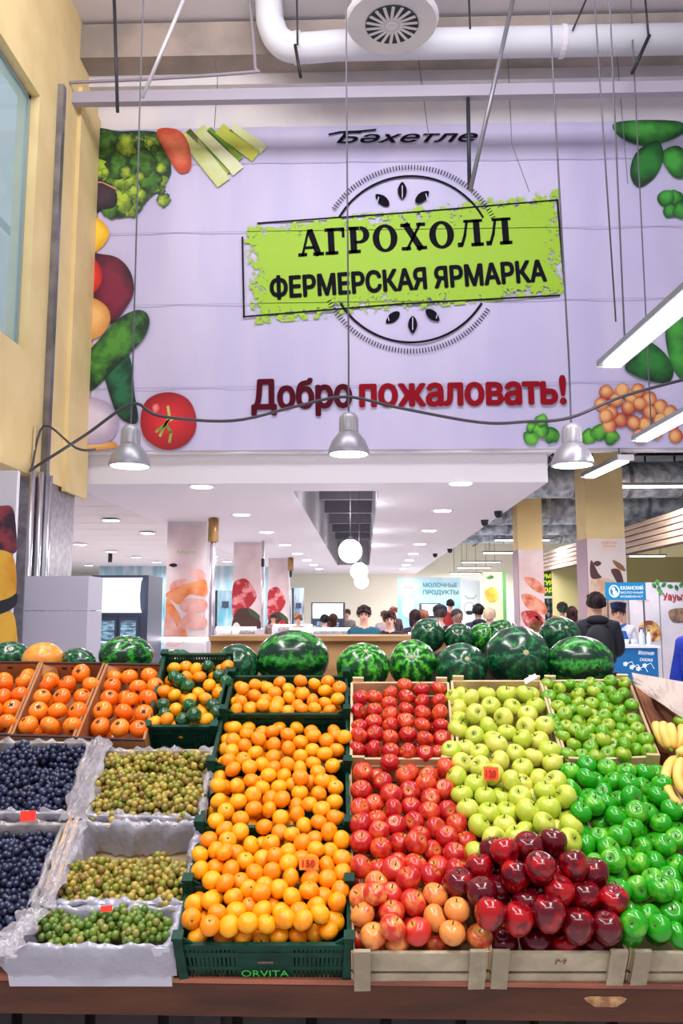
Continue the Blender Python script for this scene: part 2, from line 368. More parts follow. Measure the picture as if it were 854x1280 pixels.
for (a0, a1) in ((27, 150), (207, 330)):
    for k in range(int((a1-a0)/1.9)):
        t = math.radians(a0+k*1.9); c, s = math.cos(t), -math.sin(t)
        strip('ring_tick', [(cx+c*112, cy+s*112), (cx+c*118, cy+s*118)], 1.1, inkg, banner, 1)
for (a0, a1) in ((30, 152), (212, 332)):
    strip('ring_arc', [(cx+104*math.cos(math.radians(t)), cy-104*math.sin(math.radians(t))) for t in range(a0, a1, 4)], 2.6, inkg, banner, 1)
def leaf(cx, cy, ang, l=11, wd=5.5):
    pts = [(0, -l), (wd, -l*.2), (wd*.8, l*.6), (0, l), (-wd*.8, l*.6), (-wd, -l*.2)]
    a = math.radians(ang); return smooth_poly([(cx+x*math.cos(a)-y*math.sin(a), cy+x*math.sin(a)+y*math.cos(a)) for x, y in pts], 3)
vein = M('vein_white', sp(214, 206, 236), .5)
for (x, y_, a) in ((478, 250, -50), (503, 238, 0), (528, 246, 50), (491, 397, 230), (516, 406, 180), (541, 394, 130)):
    decal('stamp_leaf', leaf(x, y_, a), YB, ink, banner, 1, False)
    ar = math.radians(a); strip('leaf_vein', [(x+9*math.sin(-ar)*-1*0+(-9)*math.sin(-ar), y_-(-9)*math.cos(ar)*-1*0+9*math.cos(ar)), (x+6*math.sin(ar), y_-6*math.cos(ar))], 1., vein, banner, 3)
# slab serif word: own polygons in a unit cell (x right, y up, cap height 1)
def bar(x0, y0, x1, y1, w0): 
    d = Vector((x1-x0, y1-y0)); s = Vector((-d.y, d.x)).normalized()*w0/2
    return [(x0-s.x, y0-s.y), (x1-s.x, y1-s.y), (x1+s.x, y1+s.y), (x0+s.x, y0+s.y)]
def rect(x0, x1, y0, y1): return [(x0, y0), (x1, y0), (x1, y1), (x0, y1)]
def ell(cx, cy, rx, ry, ix, iy, a0=0, a1=360, n=20):
    out = []
    for k in range(n):
        t0 = math.radians(a0+(a1-a0)*k/n); t1 = math.radians(a0+(a1-a0)*(k+1)/n)
        out.append([(cx+ix*math.cos(t0), cy+iy*math.sin(t0)), (cx+rx*math.cos(t0), cy+ry*math.sin(t0)), (cx+rx*math.cos(t1), cy+ry*math.sin(t1)), (cx+ix*math.cos(t1), cy+iy*math.sin(t1))])
    return out
SER = .13
GL = {
 'А': (1.0, [bar(.16, 0, .46, .98, .1), bar(.84, 0, .5, .98, .24), rect(.3, .68, .26, .37), rect(.0, .36, 0, SER), rect(.6, 1.04, 0, SER), rect(.4, .62, .9, 1.0)]),
 'Г': (.8, [rect(.12, .38, 0, 1), rect(0, .52, 0, SER), rect(0, .8, 1-SER, 1), rect(.69, .8, .62, 1)]),
 'Р': (.92, [rect(.12, .38, 0, 1), rect(0, .52, 0, SER), rect(0, .5, 1-SER, 1), rect(.3, .55, .36, .47)]+ell(.52, .68, .38, .32, .13, .2, -90, 90)),
 'О': (1.02, ell(.5, .5, .5, .52, .23, .4, 0, 360, 28)),
 'Х': (1.05, [bar(.2, 1, .82, 0, .25), bar(.84, 1, .22, 0, .1), rect(.02, .42, 1-SER, 1), rect(.66, 1.02, 1-SER, 1), rect(.02, .4, 0, SER), rect(.62, 1.04, 0, SER)]),
 'Л': (1.04, [rect(.66, .92, 0, 1), rect(.54, 1.04, 0, SER), rect(.28, 1.04, .89, 1), bar(.42, .97, .3, .4, .11), bar(.32, .46, .16, .05, .12), rect(0, .2, 0, .17)]),
}
mbs = MB(); x = 0; wd = 'АГРОХОЛЛ'; tot = sum(GL[c][0]+.1 for c in wd)-.1
P0 = onY(373, 321, YB-.004); P1 = onY(641, 305, YB-.004); ax = P1-P0; up = Vector((-ax.z, 0, ax.x)).normalized()*(31*.0118)
for c in wd:
    wc, polys = GL[c]
    for pl in polys: mbs.add([P0+ax*((x+p[0])/tot)+up*p[1] for p in pl], [tuple(range(len(pl)))])
    x += wc+.1
mbs.build('lettering', ink, banner)
Fr = Vector((0, -1, 0))
text_mesh('lettering', 'ФЕРМЕРСКАЯ ЯРМАРКА', onY(339, 373, YB-.004), onY(683, 351, YB-.004), 24*.0116, Fr, ink, banner, .035)
mar = M('maroon_print', sp(120, 22, 44), .5, c2=sp(140, 20, 40), scale=1)
text_mesh('lettering', 'Добро', onY(316, 511, YB), onY(439, 508, YB), 33*.0112, Fr, M('dark_maroon_print', sp(84, 18, 34), .8, spec=.1), banner, .035)
text_mesh('lettering', 'пожаловать!', onY(451, 508, YB), onY(707, 504, YB), 33*.0112, Fr, M('red_print', sp(146, 20, 34), .8, spec=.1), banner, .035)
text_mesh('lettering', 'Бәхетле', onY(421, 179, YB), onY(597, 177, YB), 13*.012, Fr, ink, banner, .012, .35)
strip('logo_stroke', [(411, 168), (425, 165), (450, 164), (470, 162)], 2.2, ink, banner, 1)
# printed vegetables
def pm2(n, a, b, s=2., t=(.4, .6), **k): return M(n, sp(*a), .5, c2=sp(*b), scale=s, thr=t, **k)
random.seed(11)
let = pshade('print_lettuce', sp(24, 74, 20), sp(176, 206, 60), 7, .55); let2 = pshade('print_lettuce_dark', sp(14, 50, 20), sp(80, 140, 36), 9, .6)
def frill(cx, cy, R, k=9, amp=.28): return [(cx+R*(1+amp*random.uniform(-1, 1))*math.cos(t*2*PI/k), cy+R*(1+amp*random.uniform(-1, 1))*math.sin(t*2*PI/k)) for t in range(k)]
fan('printed_lettuce', [(113, 168), (150, 164), (200, 166), (210, 190), (214, 215), (205, 232), (190, 245), (172, 262), (150, 272), (130, 262), (113, 262)], YB, let2, banner, 1)
for (x, y_, R) in ((132, 182, 17), (158, 180, 15), (186, 182, 15), (128, 206, 13), (150, 205, 17), (178, 204, 18), (200, 206, 14), (160, 228, 16), (188, 226, 15), (152, 250, 15), (172, 244, 14), (138, 262, 10), (198, 226, 11), (165, 258, 12))+tuple((random.uniform(118, 205), random.uniform(172, 250), random.uniform(5, 9)) for _ in range(46)):
    fan('printed_lettuce_leaf', [(max(113.5, q[0]), max(166, q[1])) for q in frill(x, y_, R, 18, .22)], YB, let if random.random() < .7 else let2, banner, 2+random.random()*2.2)
fan('printed_dark_leaf', [(111, 225), (135, 228), (146, 242), (144, 258), (128, 262), (111, 262)], YB, pshade('print_dark', sp(20, 12, 26), sp(70, 50, 64), 5), banner, 4.5)
strip('printed_leaf_rim', [(111, 227), (128, 228), (145, 236)], 2, pm2('print_tan', (190, 140, 90), (200, 160, 110)), banner, 5)
cel = pm2('print_celery', (206, 214, 130), (230, 234, 190), 1.5)
celd = pm2('print_celery_green', (96, 140, 20), (150, 180, 50), 2)
for (a, b, wd_, m_) in (((232, 168), (278, 226), 18, cel), ((236, 164), (284, 216), 7, celd), ((250, 163), (296, 212), 16, cel), ((262, 162), (300, 198), 7, celd), ((276, 162), (318, 194), 15, pm2('print_celery_mid', (190, 200, 70), (210, 214, 90), 2)), ((292, 160), (328, 186), 12, cel)):
    strip('printed_celery', [a, b], wd_, m_, banner, 3)
fan('printed_carrot', [(196, 163), (222, 162), (236, 180), (239, 208), (232, 216), (222, 214), (208, 192)], YB, pshade('print_carrot', sp(196, 66, 30), sp(240, 130, 90), 4), banner, 5)
fan('printed_lemon', [(107, 268), (122, 272), (134, 284), (136, 296), (124, 312), (106, 318)], YB, pshade('print_lemon', sp(226, 160, 10), sp(255, 216, 60), 2), banner, 3)
fan('printed_eggplant', [(110, 322), (130, 318), (150, 324), (164, 342), (167, 366), (155, 388), (140, 404), (128, 398), (118, 380)], YB, pshade('print_eggplant', sp(34, 6, 24), sp(130, 24, 60), 2.2, .42), banner, 3, (.2, .1))
fan('printed_tomato', [(103, 320), (116, 322), (126, 335), (127, 352), (117, 366), (103, 370)], YB, pshade('print_tomato', sp(190, 16, 20), sp(246, 70, 40), 1), banner, 4)
fan('printed_potato', [(102, 373), (118, 373), (134, 384), (138, 400), (130, 416), (118, 424), (101, 426)], YB, pshade('print_potato', sp(206, 130, 50), sp(248, 196, 120), 1), banner, 4)
fan('printed_potato', [(101, 424), (112, 424), (118, 438), (100, 446)], YB, MATS['print_potato'], banner, 2)
fan('printed_cucumber', [(130, 455), (150, 440), (163, 448), (168, 490), (172, 528), (150, 522), (136, 490)], YB, pshade('print_cucumber_shade', sp(4, 30, 28), sp(30, 110, 70), 6, .5), banner, 4)
fan('printed_cucumber', [(99, 466), (106, 446), (124, 424), (146, 400), (168, 388), (182, 390), (187, 402), (180, 422), (160, 444), (138, 466), (118, 486), (104, 488)], YB, pshade('print_cucumber', sp(6, 50, 26), sp(80, 150, 50), 7, .55), banner, 6, (0, -.1))
fan('printed_garlic', [(97, 508), (110, 497), (126, 500), (140, 508), (148, 524), (145, 542), (132, 554), (112, 556), (97, 556)], YB, pshade('print_garlic', sp(160, 140, 176), sp(228, 216, 232), 1.5, .4), banner, 8)
fan('printed_onion', [(97, 545), (112, 556), (140, 552), (144, 560), (97, 562)], YB, MATS['print_potato'], banner, 7)
fan('printed_tomato', [(176, 520), (182, 502), (198, 492), (218, 491), (236, 500), (245, 520), (243, 542), (228, 558), (206, 562), (186, 552), (177, 538)], YB, pshade('print_tomato_big', sp(150, 8, 24), sp(232, 40, 50), .8, .35), banner, 9, (-.1, -.1))
for s_ in ([(210, 508), (212, 522), (207, 530)], [(207, 530), (195, 540)], [(207, 530), (214, 540), (212, 553)], [(207, 528), (219, 522)], [(206, 532), (200, 545)]): strip('printed_stalk', s_, 3., pm2('print_stalk', (120, 150, 50), (200, 200, 110), 4), banner, 12)
fan('printed_highlight', [(190, 508), (197, 504), (200, 512), (193, 518)], YB, pshade('print_tomato_shine', sp(210, 40, 50), sp(250, 150, 150), .8, .3), banner, 12)
bas = pshade('print_basil', sp(10, 70, 24), sp(70, 170, 60), 3, .5); basd = pshade('print_basil_dark', sp(4, 50, 20), sp(40, 130, 46), 3, .5)
fan('printed_basil', [(768, 154), (800, 150), (850, 152), (856, 165), (830, 178), (806, 182), (784, 176), (770, 166)], YB, bas, banner, 2)
fan('printed_basil', [(800, 186), (822, 176), (830, 195), (820, 220), (800, 234), (789, 222), (790, 202)], YB, basd, banner, 3)
fan('printed_basil', [(828, 190), (845, 182), (856, 190), (858, 218), (845, 222), (832, 208)], YB, bas, banner, 2)
for (x, y_, R) in ((832, 246, 10), (846, 248, 10), (838, 262, 11), (852, 262, 10)): fan('printed_parsley', frill(x, y_, R), YB, bas, banner, 2+random.random())
fan('printed_basil', [(790, 445), (805, 425), (830, 440), (842, 462), (836, 478), (812, 476), (782, 462)], YB, basd, banner, 3)
fan('printed_basil', [(832, 420), (838, 395), (860, 380), (860, 470), (842, 462)], YB, bas, banner, 2)
parm = pshade('print_parsley', sp(16, 96, 26), sp(110, 200, 60), 5, .5)
for (x, y_, R) in ((664, 546, 10), (676, 536, 11), (690, 544, 10), (678, 526, 8), (664, 534, 7), (736, 546, 9), (750, 540, 11), (764, 546, 9)): fan('printed_parsley', frill(x, min(y_, 550), R), YB, parm, banner, 2+random.random())
grp = pshade('print_grape', sp(176, 44, 30), sp(244, 186, 120), 2.5, .45)
random.seed(3)
for (x, y_) in ((758, 490), (770, 500), (752, 505), (764, 516), (778, 488), (790, 495), (786, 510), (798, 488), (800, 505), (812, 498), (812, 515), (776, 525), (792, 528), (762, 532), (806, 530), (826, 508), (826, 525), (838, 515), (840, 530), (850, 520), (758, 520), (820, 540), (845, 545), (800, 545)):
    fan('printed_grape', [(x+9*math.cos(t*PI/4), y_+9*math.sin(t*PI/4)) for t in range(8)], YB, grp, banner, 3+random.random()*6)

# ---------------------------------------------------------------- duct, diffuser, rods, wires under the high ceiling
zc = onY(427, 20, 9.2).z
duct = root('white_duct', onY(560, 60, 8.9), 'long white round air duct with an elbow under the high ceiling', 'duct')
pts = [onY(900, 48, 8.9)+Vector((1, 0, 0)), onY(420, 57, 8.9), onY(370, 60, 8.9), onY(348, 50, 8.9), onY(338, 28, 8.9), onY(334, -40, 8.9)]
MB().tube([pts[0], pts[1]]+cat_curve(pts[1:5], 5)[1:]+[pts[5]], .17, 18).build('duct_tube', M('duct_white', sp(226, 226, 232), .45), duct, True)
MB().tube([onY(700, 52, 8.9), onY(706, 52, 8.9)], .185, 18).build('joint_ring', white, duct)
MB().tube([onY(368, 60, 8.9), onY(376, 60, 8.9)], .185, 18).build('joint_ring', white, duct)
dc = onY(490, 30, 8.3)
df = root('ceiling_diffuser', dc, 'round white ceiling air diffuser with radial vanes above the banner', 'diffuser')
MB().lathe([(.50, 0), (.53, .05), (.47, .16), (.40, .6)], 32, dc).build('housing', white, df, True)
MB().lathe([(.50, -.005), (.52, .02)], 32, dc).build('trim_ring', white, df)
MB().lathe([(.05, -.01), (.3, -.006), (.3, -.004)], 24, dc+Vector((0, 0, -.01))).build('vane_plate', dark, df)
for k in range(18):
    a = 2*PI*k/18; c0 = dc+Vector((.0, 0, -.025)); MB().beam(c0+Vector((math.cos(a)*.07, math.sin(a)*.07, 0)), c0+Vector((math.cos(a+.2)*.29, math.sin(a+.2)*.29, 0)), .035, .006).build('vane', white, df)
MB().lathe([(.06, -.03), (.08, -.015), (.08, 0)], 12, dc+Vector((0, 0, -.012))).build('vane_hub', white, df)
wire = M('wire_grey', sp(96, 94, 104), .5); wirel = M('rod_pale', sp(206, 200, 206), .4, .3)
def seg(name, a, b, r, mat, label, cat, Y=8.5):
    return pipe(name, [onY(*a, Y), onY(*b, Y)], r, mat, label, cat, None, 6)
seg('threaded_rod', (142, -30), (147, 140), .022, dark, 'dark threaded rod hanging by the cream pillar top', 'rod')
seg('threaded_rod', (585, 112), (587, 236), .024, dark, 'short dark rod hanging before the banner stamp', 'rod', 9.05)
seg('support_rod', (648, -30), (588, 238), .026, M('rod_grey', sp(140, 138, 144), .4, .5), 'long slanting grey rod reaching the stamp on the banner', 'rod')
seg('support_rod', (238, -20), (178, 122), .02, wirel, 'pale slanting rod above the printed lettuce', 'rod', 7.7)
seg('duct_hanger', (371, -10), (372, 56), .012, dark, 'thin hanger strap looped round the duct elbow', 'hanger', 8.7)
seg('duct_hanger', (369, 56), (376, 97), .02, blackm, 'black clamp tail hanging below the duct elbow', 'hanger', 8.68)
seg('duct_hanger', (812, 44), (790, 92), .022, blackm, 'black clamp tail slanting below the straight duct', 'hanger', 8.68)
seg('duct_hanger', (806, -10), (811, 46), .012, dark, 'thin hanger rod holding the straight duct', 'hanger', 8.7)
seg('duct_hanger', (737, -10), (716, 38), .012, dark, 'thin slanting brace beside the straight duct', 'hanger', 8.7)
seg('duct_hanger', (586, -10), (588, 40), .012, dark, 'thin vertical hanger above the slanting grey rod', 'hanger', 8.75)
pipe('cable_conduit', cat_curve([onY(70, 104, 8.9), onY(200, 98, 8.9), onY(315, 90, 8.9), onY(319, 84, 8.9), onY(316, 40, 8.9), onY(310, -20, 8.9)], 5), .02, M('conduit_mauve', sp(150, 140, 150), .5), 'thin conduit bent upward under the high ceiling', 'conduit')
seg('suspension_wire', (742, -20), (770, 402), .008, wire, 'thin wire holding the large tube lamp', 'wire', 7.5)
for (pts_, lb) in (([(265, 50), (272, 100), (268, 160)], 'faint slack wire over the printed celery'), ([(520, 50), (536, 170)], 'faint slack wire over the banner script logo'), ([(634, 50), (640, 180), (662, 240)], 'faint slack wire crossing the stamp corner'), ([(770, 50), (785, 230)], 'faint slack wire beside the printed basil')):
    tag(MB().tube([onY(*p, 9.3) for p in pts_], .005, 5).build('slack_wire', wire, None), lb, 'wire')

# pendant lamps
shade = M('lamp_shade_grey', sp(168, 166, 174), .35, .5); ribm = M('lamp_top_grey', sp(184, 182, 188), .4, .4)
glow = M('lamp_glow', (1, .98, 1), .5, emis=9)
def pendant(px, py, topx, topy, label, Y=7.5):
    c = onY(px, py, Y); r = .2
    t = root('pendant_lamp', c, label, 'pendant lamp', 'dome pendant lamps before the banner')
    MB().lathe([(r, 0), (r, .012), (r*.96, .05), (r*.8, .13), (r*.52, .2), (r*.46, .21)], 28, c).build('lamp_shade', shade, t, True)
    tp = MB().lathe([(.085, .2), (.09, .22), (.088, .36), (.06, .4), (.02, .41)], 18, c).build('lamp_housing', ribm, t, True)
    for k in range(14):
        a = 2*PI*k/14; MB().beam(c+Vector((.09*math.cos(a), .09*math.sin(a), .22)), c+Vector((.088*math.cos(a), .088*math.sin(a), .35)), .01, .012, Vector((math.cos(a), math.sin(a), 0))).build('cooling_fin', ribm, tp)
    MB().lathe([(r*.94, .006), (r*.9, .0)], 28, c).build('diffuser', glow, t)
    l = bpy.data.lights.new('pendant_light', 'POINT'); l.energy = 14; l.shadow_soft_size = .15; l.color = (1, .97, 1)
    lo = bpy.data.objects.new('pendant_light', l); COL.objects.link(lo); lo.parent = t; lo.location = (0, 0, -.22)
    top = onY(topx, topy, Y)
    MB().tube([c+Vector((0, 0, .4)), c+Vector((0, 0, 1.0)), Vector((top.x, Y, top.z)), Vector((top.x, Y, zc))], .009, 6).build('cord', wire, t)
    return c
c1 = pendant(162, 583, 175, 122, 'grey dome pendant lamp nearest the cream wall')
c2 = pendant(436, 568, 433, 85, 'grey dome pendant lamp hanging over the middle of the hall')
c3 = pendant(716, 582, 691, 85, 'grey dome pendant lamp next to the tube lamps')
cb = M('cable_black', sp(70, 66, 74), .5)
tag(MB().tube(cat_curve([onX(38, 588, LX+.05), onY(50, 580, 7.5), onY(105, 545, 7.5), onY(165, 505, 7.5), onY(200, 520, 7.5), onY(290, 526, 7.5), onY(370, 508, 7.5), onY(432, 496, 7.5), onY(500, 510, 7.5), onY(600, 528, 7.5), onY(660, 527, 7.5), onY(713, 522, 7.5), onY(780, 495, 7.5), onY(880, 468, 7.5)], 6), .016, 6).build('power_cable', cb, None, True), 'long dark power cable swagging between the pendant lamps', 'cable')
tag(MB().tube(cat_curve([onX(40, 585, LX+.06), onX(55, 532, LX+.06), onY(95, 560, 8.), onY(120, 562, 8.)], 5), .013, 6).build('power_cable', cb, None, True), 'short looped cable on the cream wall beside the first pendant', 'cable')

# tube lamps
tubem = M('tube_glow', (1, .93, 1), .5, emis=7); tubeh = M('tube_housing', sp(150, 152, 160), .4, .3); wt = M('tube_end', sp(220, 220, 226), .5)
def tube_lamp(a, b, label, wd=.14, light=0):
    a = Vector(a); b = Vector(b); t = root('tube_lamp', (a+b)/2, label, 'tube lamp', 'linear tube lamps of the open hall')
    MB().beam(a, b, wd, .05).build('housing', tubeh, t)
    d = (b-a).normalized()*.05; dn = Vector((0, 0, -.035))
    MB().beam(a+d+dn, b-d+dn, wd*.62, .03).build('diffuser', tubem, t)
    MB().beam(a-d*.3, a+d*.2, wd, .07).build('end_cap', wt, t); MB().beam(b-d*.2, b+d*.3, wd, .07).build('end_cap', wt, t)
    l = bpy.data.lights.new('tube_light', 'AREA'); l.shape = 'RECTANGLE'; l.size = (b-a).length; l.size_y = .1; l.energy = 110 if a.y > 13 else (22 if a.y > 9.8 else 14); l.color = (1, .94, 1)
    lo = bpy.data.objects.new('tube_light', l); COL.objects.link(lo); lo.parent = t; lo.location = (0, 0, -.08); lo.rotation_euler = (0, 0, math.atan2((b-a).y, (b-a).x))
    zt_ = 6.2 if a.y > 9.9 else zc
    MB().tube([a.lerp(b, .15), Vector((*a.lerp(b, .15).xy, zt_))], .008, 5).build('hanger', wire, t)
    MB().tube([a.lerp(b, .85), Vector((*a.lerp(b, .85).xy, zt_))], .008, 5).build('hanger', wire, t)
p = onZ(762, 455, 3.9); tube_lamp(p, p-Vector((-.12, 2.6, 0)), 'largest tube lamp, slanting over the printed grapes', .24)
p = onZ(800, 548, 3.6); tube_lamp(p, p-Vector((-.1, 2.2, 0)), 'second tube lamp, just under the largest one', .2)
p = onZ(735, 594, 3.5); tube_lamp(p, p-Vector((-.1, 1.3, 0)), 'tube lamp beside the third pendant, before the cream column', .2)
for (x0, x1, yy, Z, lb) in ((745, 880, 606, 3.75, 'long level tube lamp across the wide cream column'), (617, 688, 674, 3.6, 'tube lamp across the narrow cream column, upper of two'),
        (603, 663, 690, 3.6, 'tube lamp across the narrow cream column, lower of two'), (576, 626, 702, 3.6, 'tube lamp just beyond the narrow column, third in depth'),
        (571, 614, 709, 3.45, 'tube lamp fourth in depth over the dairy poster'), (786, 832, 694, 3.5, 'tube lamp beside the slatted wooden fascia, upper one'), (828, 870, 705, 3.5, 'tube lamp over the grey poster wall'), (562, 601, 716, 3.12, 'bright tube lamp farthest in depth, above the dairy poster')):
    a = onZ(x0, yy, Z); b = onZ(x1, yy, Z); b.y = a.y; tube_lamp(a, b, lb, .16)

# downlights
dlm = M('downlight_glow', (1, .96, 1), .5, emis=12)
dlr = M('downlight_rim', sp(240, 236, 240), .5)
def_prof = [(.15, -.012), (.18, -.006), (.18, .0)]
rim_me = MB().lathe([(.14, -.004), (.17, -.012), (.18, .0)], 20).mesh('rim', dlr, smooth=True); dl_me = MB().lathe([(.135, -.014), (.14, -.004)], 20).mesh('lens', dlm)
ORDW = ['first', 'second', 'third', 'fourth', 'fifth', 'sixth', 'seventh', 'eighth', 'ninth', 'tenth', 'eleventh', 'twelfth', 'thirteenth', 'fourteenth', 'fifteenth', 'sixteenth', 'seventeenth', 'eighteenth', 'nineteenth', 'twentieth', 'twenty-first', 'twenty-second', 'twenty-third', 'twenty-fourth']
DLL = bpy.data.lights.new('downlight_light', 'SPOT'); DLL.spot_size = math.radians(165); DLL.spot_blend = .6; DLL.energy = 150; DLL.shadow_soft_size = .13; DLL.color = (1, .96, 1)
def downlight(x, y_, label, grp_, s=1.):
    t = root('downlight', (x, y_, HC), label, 'downlight', grp_)
    for n_, m_ in (('rim', rim_me), ('lens', dl_me)):
        o = bpy.data.objects.new(n_, m_); COL.objects.link(o); o.parent = t; o.scale = (s, s, 1)
    lo = bpy.data.objects.new('lamp_light', DLL); COL.objects.link(lo); lo.parent = t; lo.location = (0, 0, -.03)
for i, yy in enumerate((604, 638, 663, 680, 692, 700, 706, 711)):
    q = onZ(576-(yy-604)*.67, yy, HC); downlight(q.x, q.y, f'round white downlight, {ORDW[i]} from the fascia in the row above the open hall edge', 'downlights beside the ceiling edge')
for i, yy in enumerate((608, 643, 665, 681, 692, 700, 706, 711)):
    q = onZ(252+(yy-608)*1.43, yy, HC); downlight(q.x, q.y, f'round white downlight, {ORDW[i]} from the fascia in the row left of the ceiling well', 'downlights left of the well')
for ci, (X, st) in enumerate(((-4.55, 14.2), (-7.0, 14.6), (-10.0, 16.6))):
    for i in range(8):
        y_ = st+i*2.45
        if y_ < 35: downlight(X, y_, f'round white downlight on the panelled ceiling, {ORDW[ci]} row from the beam, {ORDW[i]} in depth', 'downlights on the panelled ceiling')
# smoke detectors / small cameras on soffit
for i, (x, yy) in enumerate(((623, 639), (606, 650), (565, 686), (544, 692))):
    q = onZ(x, yy, HC); q.x = min(q.x, 2.28)
    t = root('dome_camera', (q.x, q.y, HC), f'small black dome camera, {ORDW[i]} in depth along the ceiling edge', 'camera')
    MB().lathe([(.02, -.11), (.045, -.1), (.065, -.06), (.065, -.03)], 14, (q.x, q.y, HC)).build('dome', blackm, t, True); MB().lathe([(.07, -.03), (.07, 0)], 14, (q.x, q.y, HC)).build('base', dark, t)
q = onZ(138, 692, HC); pipe('dome_camera', [(q.x, q.y, HC), (q.x, q.y, HC-.25)], .06, blackm, 'small dark camera under the panelled ceiling', 'camera')
# globes
gm = M('globe_glow', (1, .96, .97), .5, emis=1.6)
for i, (x, y_, dpx) in enumerate(((438, 689, 30), (449, 714, 22), (452, 727, 18))):
    Y = .36/dpx*1000; c = onY(x, y_, Y); t = root('globe_lamp', c, ('largest and nearest', 'middle', 'smallest and farthest')[i]+' white globe lamp hanging from the ceiling well', 'globe lamp', 'white globe lamps')
    MB().ball(c, .18, 24, 16).build('globe', gm, t, True); gl_ = bpy.data.lights.new('globe_light', 'POINT'); gl_.energy = 18; gl_.shadow_soft_size = .18; go = bpy.data.objects.new('globe_light', gl_); COL.objects.link(go); go.parent = t; go.location = (0, 0, .6); MB().tube([c+Vector((0, 0, .17)), (c.x, c.y, 5.6)], .008, 6).build('cord', wire, t); MB().lathe([(.04, .17), (.05, .19), (.03, .22)], 12, c).build('fitting', dark, t)

# ---------------------------------------------------------------- open high hall on the right
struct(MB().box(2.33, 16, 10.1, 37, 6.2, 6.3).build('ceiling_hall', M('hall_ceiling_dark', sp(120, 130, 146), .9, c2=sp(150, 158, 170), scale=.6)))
struct(MB().box(2.33, 2.4, 10.06, 36.5, 3.62, 6.2).build('wall_upstand', M('grey_upstand', sp(190, 192, 200), .8)))
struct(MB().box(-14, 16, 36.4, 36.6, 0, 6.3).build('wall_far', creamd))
struct(MB().box(-14.1, -14, 9, 36.5, 0, 3.6).build('wall_side', M('cool_wall', sp(150, 178, 196), .8)))
struct(MB().box(11.5, 11.6, 9, 36.5, 0, 6.3).build('wall_right', M('green_cream_wall', sp(216, 208, 160), .8)))
struct(MB().box(5.6, 11.5, 24.0, 24.1, 0, 3.2).build('wall_right_back', M('pale_yellow_wall', sp(226, 218, 150), .8)))
struct(MB().box(-10, -3.2, 30, 30.1, 0, 3.3).build('wall_glazed', M('teal_shop_wall', sp(150, 186, 200), .5, c2=sp(206, 220, 226), scale=1.2, stretch=(3, 1, .4))))
silver = M('silver_duct', sp(206, 216, 226), .4, .25, c2=sp(120, 134, 150), scale=6, thr=(.35, .65), bump=.3, bscale=20)
for i, (px, py, Y, r, lb) in enumerate(((770, 600, 15.0, .34, 'silver foil duct nearest the banner edge'), (770, 632, 17, .4, 'thick silver foil duct in the middle of the open hall'), (770, 655, 22, .3, 'slim silver duct farther into the open hall'), (760, 668, 28.4, .3, 'farthest silver duct over the green sign'))):
    c = onY(px, py, Y); t = root('foil_duct', c, lb, 'duct')
    MB().tube([(2.5, Y, c.z), (11.4, Y, c.z)], r, 14).build('duct_tube', silver, t, True)
    for k in range(9): MB().tube([(2.9+k, Y, c.z), (2.97+k, Y, c.z)], r*1.05, 14).build('joint_ring', steel, t)
for i, (Y, z) in enumerate(((11.2, 4.6), (14.2, 4.6), (17.4, 5.1), (19, 4.6), (21, 5.0), (24.5, 4.7), (28, 4.7))):
    o = MB(); o.box(2.45, 11.4, Y, Y+.08, z, z+.1).box(2.45, 11.4, Y+.5, Y+.58, z, z+.1)
    for k in range(22): o.box(2.5+k*.4, 2.53+k*.4, Y, Y+.58, z+.02, z+.05)
    for k in range(6): o.box(3+k*1.5, 3.04+k*1.5, Y+.25, Y+.29, z, 6.19)
    tag(o.build('cable_tray', dark), f'dark ladder cable tray under the hall ceiling, {ORDW[i]} in depth', 'cable tray')
for i, (X, z) in enumerate(((3.0, 4.0), (4.6, 4.3), (6.6, 4.1))):
    tag(MB().box(X, X+.06, 10.6, 34, z, z+.06).build('lamp_rail', greyp), f'thin grey lamp rail running in depth, {ORDW[i]} from the ceiling edge', 'rail')
    bpy.data.objects[-1] if False else None
# cream columns
def column(x0, x1, Y, xb, label_y, name, top=6.2):
    a = onY(x0, 760, Y); b = onY(x1, 760, Y); dpt = a.x/((xb-455)/1000.)-Y if xb else .6
    st = struct(MB().box(a.x, b.x, Y, Y+abs(dpt), 0, top).build('column', cream)); return a.x, b.x, Y, abs(dpt)
def poster(x0, x1, Y, dpt, z0, z1, label, tone, left=False):
    t = root('column_poster', ((x0+x1)/2, Y-.01, 0), label, 'poster')
    mb = MB().box(x0, x1, Y-.012, Y-.004, z0, z1)
    mb.build('sheet', tone, t)
    if left: MB().box(x0-.012, x0-.002, Y, Y+dpt, z0, z1).build('side_sheet', M('poster_side', sp(178, 152, 162), .6), t)
    return t
pw = M('poster_white', sp(240, 226, 224), .6, c2=sp(228, 200, 200), scale=1.5); pbg = M('poster_beige', sp(236, 216, 208), .6, c2=sp(244, 232, 226), scale=1.)
meatr = M('meat_red', sp(178, 34, 44), .5, c2=sp(236, 150, 150), scale=4, thr=(.5, .62)); meatp = M('chicken_pink', sp(240, 190, 178), .5, c2=sp(226, 150, 136), scale=3); org_ = M('salmon_orange', sp(232, 120, 60), .5, c2=sp(240, 160, 110), scale=4)
saus = M('sausage', sp(206, 90, 60), .5, c2=sp(240, 170, 140), scale=5); brown = M('print_brown', sp(96, 60, 58), .5)
x0, x1, Y, dp = column(641+9, 681, 16, 641, 0, '')
t = poster(x0-.002, x1, Y, dp, .2, onY(660, 687, Y).z, 'column poster of sausages and sliced ham on the narrow cream column', pw, True)
